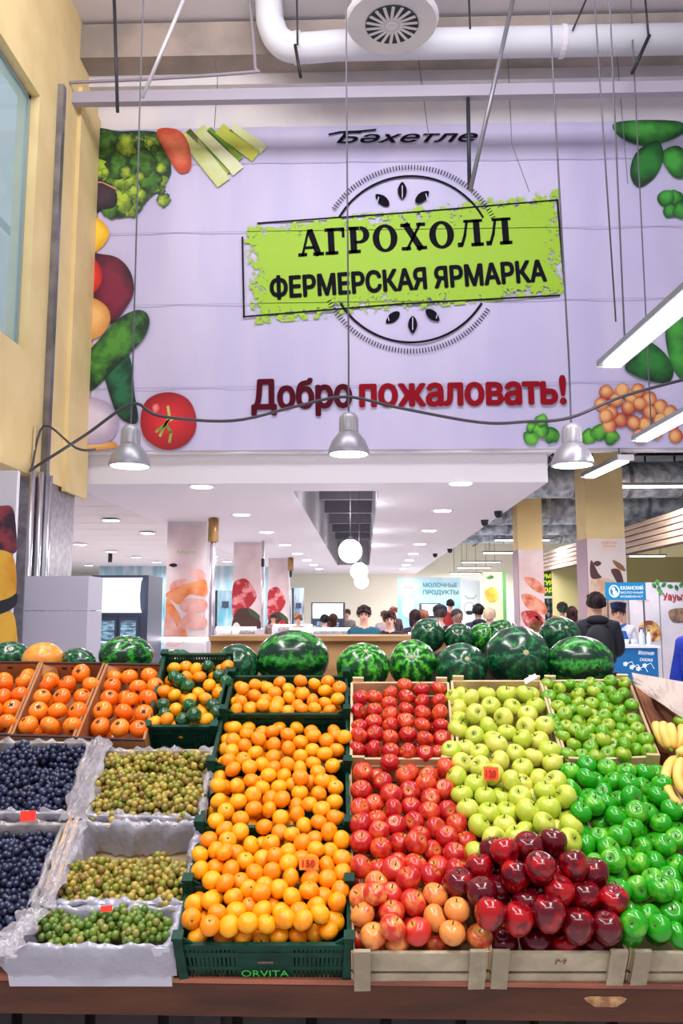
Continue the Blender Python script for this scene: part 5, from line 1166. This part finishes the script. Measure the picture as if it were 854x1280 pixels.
heap('red2', 'a1', pts(*A3, '220,140 318,125 400,160 540,165 280,190 178,245 590,270 100,305 248,295 405,295 530,325 160,330 130,415 262,400 400,372 515,430 610,360 630,415 100,540 200,540 388,500 510,560 632,490 630,590 255,510 750,540 320,600 670,180 420,615 165,605'), lambda x, y_: .022 if y_ < 1146 else (.008 if y_ < 1166 else -.014))
Y1 = (555, 845, 5.02); Y2 = (555, 940, 5.02)
heap('ygr', 'y2', pts(*Y1, '75,140 155,145 267,120 387,118 508,115 105,210 282,195 433,200 570,195 195,225 105,285 375,265 215,260 525,250 260,310 105,340 197,375 395,360 540,310 620,330 507,400 335,430 595,400 290,395 45,475 130,460 223,485 430,480 660,465 565,510'), .008)
heap('ygr', 'y1', pts(*Y2, '120,73 350,58 695,78 500,110 225,100 305,140 80,165 195,208 420,195 600,175 690,205 500,210 115,275 455,275 590,275 755,290 275,300 640,280 370,300 140,360 655,360 285,385 520,385 400,375 765,420 225,465 380,460 700,455 530,480 460,525 310,550 800,550 610,460 215,625 780,490'), .03)
G1 = (670, 835, 5.69); G2 = (700, 945, 5.545); G3 = (720, 1060, 6.37)
heap('grn1', 'g2', pts(*G1, '85,115 168,150 262,125 325,140 395,115 530,95 632,110 450,140 407,175 300,192 522,172 622,185 92,205 195,230 475,220 560,232 298,255 400,258 100,280 150,290 607,280 665,270 262,300 505,285 200,340 325,330 405,335 490,345 587,355 220,398 318,378 418,392 680,370 125,380 145,425 515,412 370,435 612,440 722,432 192,485 280,440 335,475 462,470 567,485 668,497 268,545 400,500 478,520 548,535 772,510 222,615 393,562 625,558 712,582 525,605 612,610 335,625 425,632 795,595'), .0)
heap('grn2', 'g1', pts(*G2, '80,115 198,85 330,95 460,115 585,120 255,160 165,175 120,225 458,205 590,215 695,225 345,190 320,245 210,295 475,300 560,295 675,300 395,290 150,325 322,345 745,335 410,385 220,375 630,410 525,420 690,395 770,395 835,390 163,415 295,450 400,460 485,495 180,505 695,495 810,505 330,540 570,540 430,580 690,560 775,590 205,625 325,640 570,635 250,580 900,440 930,540 900,620'), .018)
heap('grn2', 'g1', pts(*G3, '155,115 265,110 420,50 740,20 515,145 625,105 785,120 205,245 325,220 560,235 750,230 375,300 640,350 480,350 830,355 250,335 470,460 775,510 320,420 570,560 360,500 410,620 490,740 700,750 840,700 880,200 930,330 920,460 950,600 990,720'), .022)
RD = (580, 1030, 4.067)
heap('rdel', 'r1', pts(*RD, '445,100 220,170 370,235 565,215 325,130 85,235 180,325 475,360 645,370 325,395 60,395 655,265 145,480 270,550 432,535 580,520 735,530 200,640 380,645 515,640 670,635 745,410 150,150 270,290 10,360'),
     lambda x, y_: .045+.085*math.exp(-((x-690)/70)**2-((y_-1085)/52)**2)-(.075 if y_ > 1178 else 0), .002)
PP = (0, 820, 4.166)
heap('pers', 'p1', pts(*PP, '20,145 125,130 15,215 103,205 60,275 40,345 -70,150 -85,220 -30,280 -60,350'), .0)
heap('pers', 'p2', pts(*PP, '422,90 248,145 350,145 475,150 220,215 322,215 432,215 200,285 300,285 405,290 147,360 260,360 375,370'), .0)
heap('pers', 'p3', pts(*PP, '675,110 780,105 585,155 720,170 810,160 570,220 677,235 770,225 535,285 645,295 750,300 523,365 625,375 725,380'), .0)
XX = (185, 810, 7.426)
heap('mand', 'x1', pts(*XX, '350,175 735,170 250,185 470,270 445,200 570,345 150,400 245,440 650,420 470,420 365,270 390,480 535,470 480,615 540,700 255,570 70,700 145,730 430,710'), .0)
heap('dgf', 'x1', pts(*XX, '560,170 240,270 370,355 660,260 720,310 140,530 380,540 600,540 160,620 330,670 630,600 400,740 300,300'), .006)
# positions, then push apart
pos = np.array([list(onD(f[2], f[3], f[4])) for f in FR]); rad = np.array([KIND[f[0]][1]*(1+random.uniform(-.05, .06)) for f in FR])
rad[[i for i, f in enumerate(FR) if f[1] == 'a2']] *= .93
org0 = pos.copy(); camv = np.array(CAMP)
CLQ = {'m1': (0, GQ[0]), 'a1': (0, WQ[0]), 'r1': (0, WQ[1]), 'g1': (0, WQ[2]), 'x1': (0, XQ), 'p2': (0, PQ[1]), 'p3': (0, PQ[2]), 'a2': (0, WQ[3]), 'm5': (0, GQ[4])}
CLI = {k: np.array([i for i, f in enumerate(FR) if f[1] == k]) for k in CLQ}
for it in range(90):
    d = pos[:, None, :]-pos[None, :, :]; dist = np.linalg.norm(d, axis=2)+1e-9; mn = (rad[:, None]+rad[None, :])*.90
    ov = np.clip(mn-dist, 0, None); np.fill_diagonal(ov, 0)
    mv = (d/dist[:, :, None]*ov[:, :, None]*.42).sum(1)
    # ease the push along the line of sight so the heap keeps its look from the front
    rr_ = pos-camv; rr_ /= np.linalg.norm(rr_, axis=1)[:, None]
    al = (mv*rr_).sum(1)[:, None]*rr_
    # lower-in-heap fruit comes forward
    fr = (np.sign(d[:, :, 1])*ov).sum(1)[:, None]*rr_*.35
    pos += al+(mv-al)*.6+fr
    back = org0-pos; pos += back*.02
    for key, (kd_, q_) in CLQ.items():
        BL, BR, FR_, FL = q_; u, v, n = crate_frame(q_); ii = CLI[key]
        rel = pos[ii]-np.array(FL); t_ = rel@np.array(v); hh = rel@np.array(n); need = np.where(hh < .03, rad[ii]*1.04, rad[ii]*.8)-t_; need[need < 0] = 0
        pos[ii] += need[:, None]*np.array(v)*.8
        if key in ('r1',): continue
        uu = rel@np.array(u); W_ = (FR_-FL).length
        L_lim = rad[ii]*.7-uu; L_lim[L_lim < 0] = 0
        if key in ('m1', 'm2', 'm3', 'm4', 'm5', 'a1', 'a2', 'g2'): pos[ii] += L_lim[:, None]*np.array(u)*.5
# underlayer fills the gaps
UL = []
quads = {'m1': ('mand', GQ[0]), 'm2': ('mand', GQ[1]), 'm3': ('mand', GQ[2]), 'm4': ('mand', GQ[3]), 'm5': ('mand', GQ[4]), 'a1': ('red1', WQ[0]), 'r1': ('rdel', WQ[1]), 'y1': ('ygr', WQ[1]), 'g1': ('grn2', WQ[2]), 'a2': ('red1', WQ[3]), 'y2': ('ygr', WQ[4]), 'g2': ('grn1', WQ[5]), 'p1': ('pers', PQ[0]), 'p2': ('pers', PQ[1]), 'p3': ('pers', PQ[2]), 'x1': ('mand', XQ)}
allp = pos.copy(); allr = rad.copy()
for key, (kd, q) in quads.items():
    r = KIND[kd][1]*(.93 if key == 'a2' else 1); BL, BR, FR_, FL = q; u, v, n = crate_frame(q); Wd = (FR_-FL).length; Ln = (BL-FL).length
    base = .018 if key in ('a1', 'm1', 'm2', 'm3', 'g1') else 0
    layers = {'r1': (.09, .05, .01, -.03), 'y1': (.02, -.02), 'g1': (-.005, -.04), 'a1': (-.005, -.04)}.get(key, (base-r*1.1, base-r*1.9))
    for lay in layers:
        nu = max(1, int(Wd/(r*.9))); nv = max(1, int(Ln/(r*.9)))
        cells = [(i, j) for i in range(nu+1) for j in range(nv+1)]; random.shuffle(cells)
        for i, j in cells:
            s = (i+random.uniform(-.3, .3))/nu; t_ = (j+random.uniform(-.3, .3))/nv
            mg = r*1.12
            s = min(max(s, mg/Wd), 1-mg/Wd); t_ = min(max(t_, mg/Ln), 1-mg/Ln)
            if key == 'y1' and t_ < .42: continue
            if key == 'r1' and (t_ > .55 or (lay > .03 and (abs(s-.5) > .3 or t_ > .4 or t_ < .12))): continue
            p_ = FL.lerp(FR_, s).lerp(BL.lerp(BR, s), t_)+DN*lay
            pn_ = np.array(p_)
            if (np.linalg.norm(allp-pn_, axis=1) < (allr+r)*.93).any(): continue
            allp = np.vstack([allp, pn_]); allr = np.append(allr, r); UL.append((kd if not (key == 'a1' and t_ < .5) else 'red2', key, p_, r, ('front', 'middle', 'back')[min(2, int(t_*3))]+' '+('left', 'centre', 'right')[min(2, int(s*3))]))
WHERE = {'m1': 'lettered front green crate', 'm2': 'second green crate', 'm3': 'third green crate', 'm4': 'fourth green crate', 'm5': 'rearmost green crate', 'a2': 'rear red apple crate', 'a1': 'front red apple heap', 'y2': 'rear yellow green crate', 'y1': 'yellow green slope', 'g2': 'rear small green crate', 'g1': 'bright green heap', 'r1': 'dark red pyramid', 'p1': 'cut off persimmon box', 'p2': 'middle persimmon box', 'p3': 'persimmon box by green crate', 'x1': 'mixed green crate'}
ADJ = {'mand': 'orange mandarin', 'red1': 'red apple', 'red2': 'blushed peach red apple', 'ygr': 'yellow green apple', 'grn1': 'small green apple', 'grn2': 'bright green apple', 'rdel': 'glossy dark red apple', 'pers': 'orange persimmon', 'dgf': 'glossy dark green fruit'}
def place(kind, p_, r, label, group, top=True, q=None):
    me, _, (pn_, pm_, pr), nm, cat = KIND[kind]
    o = bpy.data.objects.new(nm, me); COL.objects.link(o); o.location = p_; o.scale = (r, r, r*random.uniform(.94, 1.04))
    if kind in ('pers',): tilt, az = (random.uniform(.5, 1.25) if random.random() < .55 else random.uniform(1.9, 2.8)), random.uniform(-1.2, 1.2)
    elif kind == 'rdel': tilt, az = random.uniform(.05, .5), random.uniform(-2.5, 2.5)
    else: tilt, az = random.choice((random.uniform(.1, .9), random.uniform(.2, 1.5))), random.uniform(-1.6, 1.6)
    o.rotation_euler = (Euler((0, 0, az)).to_matrix() @ Euler((tilt, 0, 0)).to_matrix() @ Euler((0, 0, random.uniform(0, 6.3))).to_matrix()).to_euler()
    tag(o, label, cat, group)
    if top and random.random() < pr:
        c = bpy.data.objects.new(pn_, pm_); COL.objects.link(c); c.parent = o
    return o
from collections import defaultdict
byk = defaultdict(list)
for i, f in enumerate(FR): byk[(f[1], f[0])].append(i)
LBL = {}
for (key, kind), idx in byk.items():
    idx.sort(key=lambda i: -FR[i][3]); med = KIND[kind][1]*2/2.6*1000*.72
    rows = []; 
    for i in idx:
        if rows and rows[-1][0]-FR[i][3] < med: rows[-1][1].append(i)
        else: rows.append((FR[i][3], [i]))
    for ri, (_, mem) in enumerate(rows):
        mem.sort(key=lambda i: FR[i][2])
        for ci, i in enumerate(mem):
            LBL[i] = f'{ADJ[kind]} in {WHERE[key]}, {ORDW[ri]} row up, {ORDW[ci]} from left'
HEAP_POS = {}
for i, f in enumerate(FR):
    o = place(f[0], Vector(pos[i]), rad[i], LBL[i], f'{ADJ[f[0]]}s in the {WHERE[f[1]]}')
    HEAP_POS[i] = o
ULO = []
for (kd, key, p_, r, zn) in UL:
    ULO.append(place(kd, p_, r, f'{ADJ[kd]} half buried at {zn} of {WHERE[key]}', f'{ADJ[kd]}s half buried at {zn} of {WHERE[key]}', False))

# price tags
tagm = M('price_tag_orange', sp(255, 92, 40), .6, emis=.12); tagr = M('price_tag_red', sp(250, 50, 30), .6, emis=.1); tink = M('tag_ink', sp(190, 20, 20), .6)
def price_tag(px, py, h, wd, ht, label, txt=None, mat=tagm, tilt=0.):
    c = onD(px, py, h); t = root('price_tag', c, label, 'price tag')
    fw = (CAMP-c).normalized(); rt = Vector((0, 0, 1)).cross(fw).normalized(); rt = (rt+Vector((0, 0, tilt))).normalized(); upv = fw.cross(rt)
    MB().plate([c-rt*wd/2-upv*ht/2, c+rt*wd/2-upv*ht/2, c+rt*wd/2+upv*ht/2, c-rt*wd/2+upv*ht/2], -fw*.002).build('card', mat, t)
    if txt: text_mesh('lettering', txt, c-rt*wd*.33-upv*ht*.28+fw*.001, c+rt*wd*.33-upv*ht*.28+fw*.001, ht*.56, fw, tink, t, .02)
price_tag(614, 967, .085, .046, .04, 'orange price tag on the yellow green apples', '120')
price_tag(386, 1079, .065, .052, .034, 'orange price tag lying on the mandarins', '150', M('price_tag_amber', sp(255, 140, 30), .6, emis=.05))
price_tag(35, 1020, .02, .045, .03, 'red orange price tag on the upper blue grape box rim', None, tagr)
price_tag(133, 1136, .03, .03, .014, 'tiny red price tag between the green grape boxes', None, tagr)
wl_ = MB().plate([onD(655, 850, .05), onD(669, 843, .05), onD(672, 848, .05), onD(657, 856, .05)], DN*.004)
tag(wl_.build('paper_label', M('paper_white', sp(236, 230, 228), .7)), 'small white paper label standing on the crate corner by the watermelon', 'label')

# grapes: bunches of berries
gmm = {'blue': M('grape_blue', sp(36, 40, 66), .35, islands=[sp(22, 24, 46), sp(44, 50, 84), sp(30, 34, 58), sp(60, 66, 100)], coat=.2),
       'green': M('grape_muscat', sp(180, 170, 90), .35, islands=[sp(130, 120, 44), sp(178, 154, 66), sp(124, 134, 40), sp(140, 104, 56), sp(190, 170, 80)], coat=.2),
       'lime': M('grape_green', sp(120, 160, 60), .35, islands=[sp(84, 118, 34), sp(120, 140, 50), sp(70, 106, 36), sp(150, 140, 66)], coat=.2)}
def bunch_mesh(kind, seed, R=.0114, n=40, L_=.075, W_=.042, H_=.03):
    rr = random.Random(seed); mb = MB(); P_ = []
    tries = 0
    while len(P_) < n and tries < 6000:
        tries += 1
        x, y_, z = rr.uniform(-1, 1), rr.uniform(-1, 1), rr.uniform(-1, 1)
        if x*x+y_*y_+z*z > 1: continue
        p_ = Vector((x*W_, y_*L_, z*H_))
        if p_.z < -.006 or any((p_-q).length < R*1.45 for q in P_): continue
        P_.append(p_)
    for p_ in P_: mb.ball(p_, R*rr.uniform(.85, 1.08), 8, 6, (1, 1, 1.1))
    return mb.mesh('berries', gmm[kind], smooth=True)
BM = {k: [bunch_mesh(k, s+10) for s in range(3)] for k in gmm}
stem_g = {'blue': M('grape_stem_pale', sp(190, 160, 110), .7), 'green': M('grape_stem_green', sp(150, 140, 70), .7), 'lime': M('grape_stem_green', sp(150, 140, 70), .7)}
stm = {k: MB().tube([(0, .075, .0), (.004, .05, .028), (-.004, .03, .033)], .002, 5).mesh('grape_stem', stem_g[k], smooth=True) for k in gmm}
def fill_grapes(q, kind, desc, hf=0., hb=0., nu=4, nv=3, layers=2):
    BL, BR, FRr, FL = q; u, v, n = crate_frame(q); Wd = (FRr-FL).length; Ln = (BL-FL).length; rr = random.Random(len(desc)); 
    for lay in range(layers):
        for j in range(nv):
            for i in range(nu):
                s = (i+.5+rr.uniform(-.12, .12))/nu; t_ = (j+.5+rr.uniform(-.1, .1))/nv
                mg = .05 if nv > 1 else .08; s = min(max(s, mg/Wd), 1-mg/Wd); t_ = min(max(t_, .06/Ln), 1-.05/Ln) if nv > 1 else .6
                p_ = FL.lerp(FRr, s).lerp(BL.lerp(BR, s), t_)+n*(hf+(hb-hf)*t_-.016-lay*.028+rr.uniform(-.006, .012))
                top = lay == 0
                lb = (f'bunch of {desc}, {ORDW[j]} row up, {ORDW[i]} from left' if top else f'buried bunch of {desc}, {ORDW[j]} row up, {ORDW[i]} from left')
                t = root('grape_bunch', p_, lb, 'grapes', f'bunches of {desc}' if top else f'buried bunches of {desc}')
                az = rr.uniform(0, 6.3); t.rotation_euler = (Matrix((u, v, n)).transposed() @ Euler((rr.uniform(-.2, .2), rr.uniform(-.2, .2), az)).to_matrix()).to_euler()
                o = bpy.data.objects.new('berries', rr.choice(BM[kind])); COL.objects.link(o); o.parent = t; o['kind'] = 'stuff'
                if top and rr.random() < .3: o2 = bpy.data.objects.new('stem', stm[kind]); COL.objects.link(o2); o2.parent = t
fill_grapes(GB['blue_top'], 'blue', 'dark blue grapes in upper blue box', -.0, -.01, 6, 3)
fill_grapes(GB['blue_low'], 'blue', 'dark blue grapes in lower blue box', .0, -.03, 6, 5)
fill_grapes(GB['green_top'], 'green', 'muscat grapes in upper green box', .0, -.005, 5, 3)
q = GB['green_mid']; q2 = [q[3].lerp(q[0], .62), q[2].lerp(q[1], .62), q[2], q[3]]
fill_grapes(q2, 'green', 'muscat grapes in half empty box', .012, -.045, 5, 2)
fill_grapes(GB['green_front'], 'lime', 'small green grapes in front box', -.002, -.0, 6, 1, 1)

# watermelons
def melon_mat(name, a, b, n=9., seed=0., thr=(.35, .6)):
    m = bpy.data.materials.new(name); m.use_nodes = True; nt = m.node_tree; N = nt.nodes; L = nt.links; bs = N['Principled BSDF']
    bs.inputs['Roughness'].default_value = .22; bs.inputs['Coat Weight'].default_value = .4; bs.inputs['Coat Roughness'].default_value = .1
    tc = N.new('ShaderNodeTexCoord'); sx = N.new('ShaderNodeSeparateXYZ'); L.new(tc.outputs['Object'], sx.inputs[0])
    def mt(op, x, y_=None, z=None):
        q = N.new('ShaderNodeMath'); q.operation = op
        for i, w_ in enumerate((x, y_, z)):
            if w_ is None: continue
            if isinstance(w_, (int, float)): q.inputs[i].default_value = w_
            else: L.new(w_, q.inputs[i])
        return q.outputs[0]
    oi = N.new('ShaderNodeObjectInfo'); ad = N.new('ShaderNodeVectorMath'); ml = mt('MULTIPLY', oi.outputs['Random'], 20.); L.new(tc.outputs['Object'], ad.inputs[0]); L.new(ml, ad.inputs[1])
    nz = N.new('ShaderNodeTexNoise'); nz.inputs['Scale'].default_value = 3.2; nz.inputs['Detail'].default_value = 7; nz.inputs['Roughness'].default_value = .65; L.new(ad.outputs[0], nz.inputs['Vector'])
    an = mt('ARCTAN2', sx.outputs[1], sx.outputs[0])
    sn = mt('SINE', mt('MULTIPLY_ADD', an, n, mt('MULTIPLY', nz.outputs['Fac'], 13.)))
    v_ = mt('MULTIPLY_ADD', sn, .5, .5)
    n2 = N.new('ShaderNodeTexNoise'); n2.inputs['Scale'].default_value = 7; n2.inputs['Detail'].default_value = 5; L.new(ad.outputs[0], n2.inputs['Vector'])
    v2 = mt('ADD', mt('MULTIPLY', v_, .55), mt('MULTIPLY', n2.outputs['Fac'], .75))
    r = N.new('ShaderNodeValToRGB'); e = r.color_ramp.elements; e[0].position = thr[0]; e[1].position = thr[1]; e[0].color = (*a, 1); e[1].color = (*b, 1)
    e2 = e.new(min(.97, thr[1]+.25)); e2.color = (*[min(1, c*2.0+.02) for c in b], 1)
    L.new(v2, r.inputs[0]); L.new(r.outputs[0], bs.inputs['Base Color']); return m
mA = melon_mat('melon_striped', sp(8, 50, 30), sp(36, 122, 34), 7., thr=(.5, .82)); mB_ = melon_mat('melon_dark', sp(10, 54, 40), sp(30, 100, 54), 8., thr=(.45, .9)); mC = melon_mat('melon_bright', sp(10, 72, 28), sp(66, 158, 40), 9., thr=(.46, .8))
melon_me = {k: MB().lathe([(max(.002, math.sin(PI*i/22))*(1), -math.cos(PI*i/22)*(1)+(.06*math.exp(-(math.sin(PI*i/22)/.16)**2)*(1 if i < 11 else -1))) for i in range(23)], 36, (0, 0, 0), lambda a, z: 1+.012*math.cos(9*a)).mesh('watermelon', m_, smooth=True) for k, m_ in (('A', mA), ('B', mB_), ('C', mC))}
scar = MB().lathe([(.12, .945), (.06, .965), (.015, .96)], 12).mesh('stem_scar', M('melon_scar', sp(190, 180, 140), .8), smooth=True)
def melon(px, py, wpx, hpx, mk, tilt, az, label, shelf=1.31, Y=None, rollx=0.):
    R = hpx/2.
    if Y is None: Y = (1.65-shelf)*1000/(py-762+R)
    c = onY(px, py, Y); r = R*Y*.00101; rw = wpx/2.*Y*.00101
    c.z = shelf+r+.001
    o = bpy.data.objects.new('watermelon', melon_me[mk]); COL.objects.link(o); o.location = c
    o.rotation_euler = (tilt, 0, az); 
    if abs(tilt-PI/2) < .8 and wpx > hpx*1.1 and rollx == 0: o.scale = (rw, r, r)
    else: o.scale = (rw, rw if tilt < .5 else r, r)
    if rollx: o.rotation_euler = (PI/2*0, PI/2, az); o.scale = (r, r, rw)
    tag(o, label, 'watermelon', 'watermelons on the back shelf')
    s = bpy.data.objects.new('stem_scar', scar); COL.objects.link(s); s.parent = o
    return o
melon(366, 823, 90, 72, 'A', 0, .25, 'largest oblong mottled watermelon behind the rearmost mandarin crate', rollx=1)
melon(454, 834, 66, 58, 'C', .75, .2, 'flattened bright striped watermelon behind the red apples', Y=3.42)
melon(516, 826, 59, 60, 'C', 1.2, -.1, 'striped watermelon with pale star marks between two darker ones', Y=3.5)
melon(577, 828, 63, 58, 'B', 1.15, .15, 'dark round watermelon with pale stem scar behind yellow green apples', Y=3.42)
melon(647, 818, 80, 76, 'B', 1.35, .1, 'big round dark watermelon with bright stem scar behind the crate corner', Y=3.5)
melon(725, 818, 80, 66, 'A', 0, -.2, 'broad mottled watermelon behind the small green apples', rollx=1, Y=3.45)
melon(158, 822, 68, 50, 'A', .6, .6, 'striped watermelon behind the persimmon box by the glowing fridge', 1.361, Y=3.5)
melon(97, 823, 50, 36, 'B', .9, -.4, 'low dark watermelon between the yellow melon and the striped one', 1.361, Y=3.45)
melon(12, 824, 50, 40, 'B', .9, .4, 'dark watermelon at the stall end beside the yellow melon', 1.361, Y=3.62)
melon(296, 832, 54, 56, 'B', .9, .9, 'dark watermelon half hidden behind the mixed green crate', Y=3.45)
melon(222, 828, 54, 48, 'B', .9, -.9, 'dark watermelon almost hidden behind the mixed green crate', Y=3.5)
melon(535, 795, 42, 42, 'B', .9, .1, 'small dusty green watermelon above the star marked one', 1.44, Y=3.95)
melon(574, 796, 38, 36, 'B', 1.0, -.3, 'small dark watermelon in the back row, second from the dusty one', 1.44, Y=3.95)
melon(604, 793, 34, 36, 'C', .9, .6, 'small bright green watermelon in the back row', 1.44, Y=3.98)
melon(628, 792, 46, 40, 'A', .9, -.2, 'back row watermelon behind the big round dark one', 1.44, Y=3.98)
melon(700, 794, 50, 44, 'B', 1.1, .2, 'back row watermelon between the two largest of the row', 1.44, Y=3.95)
ymel = M('yellow_melon', sp(244, 170, 60), .35, c2=sp(236, 140, 50), scale=3, coat=.3)
c = onY(52, 815, 3.4); mm = MB().ball((0, 0, 0), 1, 28, 18, (1, 1, .86)).mesh('melon', ymel, smooth=True)
o = bpy.data.objects.new('melon', mm); COL.objects.link(o); r = .087; o.location = (c.x, 3.42, 1.362+r*.86); o.scale = (r, r, r); tag(o, 'round orange yellow melon among the watermelons behind the persimmons', 'melon')
z_need = onY(52, 812, 3.4).z

# right end: cardboard box, paper, bananas
br_ = M('brown_board', sp(176, 116, 84), .8, c2=sp(140, 84, 62), scale=4)
t = root('brown_box', onD(840, 900, -.1), 'big open brown cardboard box under crumpled paper at the stall corner', 'box')
q = quadpts((792, 850), (930, 872), (990, 985), (826, 938), hb=.0, hf=-.03); u, v, n = crate_frame(q)
MB().hexa([p-n*.1 for p in (q[3], q[2], q[1], q[0])]+[p-n*.094 for p in (q[3], q[2], q[1], q[0])]).build('bottom', br_, t)
for i in range(4): MB().beam(q[i]-n*.05, q[(i+1) % 4]-n*.05, .006, .1, n).build('side_panel', br_, t)
MB().hexa([p-n*.03 for p in (q[3].lerp(q[0], .35), q[2].lerp(q[1], .35), q[1], q[0])]+[p-n*.025 for p in (q[3].lerp(q[0], .35), q[2].lerp(q[1], .35), q[1], q[0])]).build('inner_sheet', br_, t)
MB().plate([onD(812, 868, .03), onD(862, 912, .03), onD(850, 925, -.01), onD(818, 885, -.01)], n*.004).build('flap', M('brown_board_dark', sp(110, 62, 46), .8), t)
rr = random.Random(5); vs = []; fs = []; NU, NV = 22, 8
for j in range(NV+1):
    for i in range(NU+1):
        s = i/NU; w_ = j/NV
        top = Vector((790, 842)).lerp(Vector((880, 858)), s); bot = Vector((793, 857)).lerp(Vector((880, 916)), s)
        p_ = top.lerp(bot, w_); vs.append(onD(p_.x, p_.y, .055+.012*math.sin(w_*PI)+.006*math.sin(s*17+w_*5)+.005*rr.random()))
for j in range(NV):
    for i in range(NU): a_ = j*(NU+1)+i; fs.append((a_, a_+1, a_+NU+2, a_+NU+1))
mb = MB(); mb.add(vs, fs); o = mb.build('crumpled_paper', M('packing_paper', sp(196, 178, 170), .7, bump=.6, bscale=25)); tag(o, 'crumpled whitish packing paper draped over the brown box', 'paper')
bpy.data.objects[o.name].modifiers.new('thick', 'SOLIDIFY').thickness = .004
ban = M('banana_peel', sp(246, 206, 120), .45, c2=sp(236, 190, 90), scale=8, bump=.05); bang = M('banana_green', sp(150, 180, 60), .5); bant = M('banana_tip', sp(66, 40, 34), .8)
def banana(P_, r, label, grp_):
    C = cat_curve([onD(x, y_, h) for x, y_, h in P_], 6); nn = len(C); t = root('banana', C[nn//2], label, 'banana', grp_)
    rs = [r*min(1, .35+1.3*math.sin(PI*min(max(i/(nn-1), .03), .97))**.6) for i in range(nn)]
    MB().tube(C, rs, 10).build('peel', ban, t, True); d = (C[1]-C[0]).normalized(); e = (C[-1]-C[-2]).normalized()
    MB().tube([C[0]+d*.004, C[0]-d*.012], [r*.5, r*.3], 8).build('stalk', bang, t, True); MB().tube([C[-1]-e*.003, C[-1]+e*.006], [r*.55, r*.35], 8).build('tip', bant, t, True)
for k, (P_, lb) in enumerate((
    ([(838, 935, .02), (828, 925, .03), (822, 912, .03), (820, 905, .02)], 'banana at the crate side of the upper bunch'),
    ([(838, 935, .03), (832, 922, .045), (829, 912, .045), (830, 905, .03)], 'second banana of the upper bunch'),
    ([(840, 935, .03), (842, 924, .05), (840, 914, .05), (838, 907, .035)], 'third banana of the upper bunch'),
    ([(842, 936, .02), (850, 928, .04), (853, 918, .04), (852, 908, .03)], 'fourth banana of the upper bunch'),
    ([(844, 948, .03), (836, 958, .03), (832, 975, .03), (838, 995, .03), (850, 1008, .02)], 'long curved banana along the green apple crate'),
    ([(852, 950, .04), (848, 962, .05), (849, 978, .05), (858, 992, .04)], 'short curved banana inside the long curved one'),
    ([(848, 944, .03), (856, 938, .04), (868, 940, .04), (880, 950, .03)], 'banana pointing away from the lower bunch'))):
    banana(P_, .0165, lb, 'bananas at the stall corner')
c = onD(853, 902, .03); o = place('grn1', c, .03, 'single yellow green apple beside the banana bunch', 'loose fruit')
bn = onD(826, 905, .01)
# a board that carries the bananas
q = quadpts((838, 940), (960, 960), (1010, 1080), (868, 1030), hb=-.02, hf=-.02); u, v, n = crate_frame(q)
t = root('banana_box', sum(q, Vector())/4-n*.1, 'open cardboard box of bananas beside the bright green apples', 'box')
MB().hexa([p-n*.06 for p in (q[3], q[2], q[1], q[0])]+[p-n*.02 for p in (q[3], q[2], q[1], q[0])]).build('packing_sheet', br_, t)
for i in range(4): MB().beam(q[i]-n*.06, q[(i+1) % 4]-n*.06, .006, .1, n).build('side_panel', br_, t)

# leave out buried fruit that can be seen from neither the stall front nor a step to its side
ALLC = np.array([list(o.location) for o in HEAP_POS.values()]+[list(o.location) for o in ULO]); ALLR = np.array(list(rad)+[u[3] for u in UL]); seen = set(); nH = len(HEAP_POS)
for off in (-.45, 0, .45):
    O = np.array(CAMP)+np.array([off, 0, 0])
    T = np.array([list(onD(px, py, 0)) for py in range(825, 1225, 4) for px in range(-10, 870, 4)]); Dd = T-O; Dd /= np.linalg.norm(Dd, axis=1)[:, None]
    oc = ALLC-O; oc2 = (oc*oc).sum(1)
    for c0 in range(0, len(Dd), 3000):
        D_ = Dd[c0:c0+3000]; tb = D_@oc.T; disc = tb*tb-(oc2-ALLR**2)[None, :]; tt = np.where(disc > 0, tb-np.sqrt(np.maximum(disc, 0)), 1e9); seen.update(set(np.unique(tt.argmin(1)[tt.min(1) < 1e8]).tolist()))
for i, o in enumerate(ULO):
    if nH+i not in seen: bpy.data.objects.remove(o)
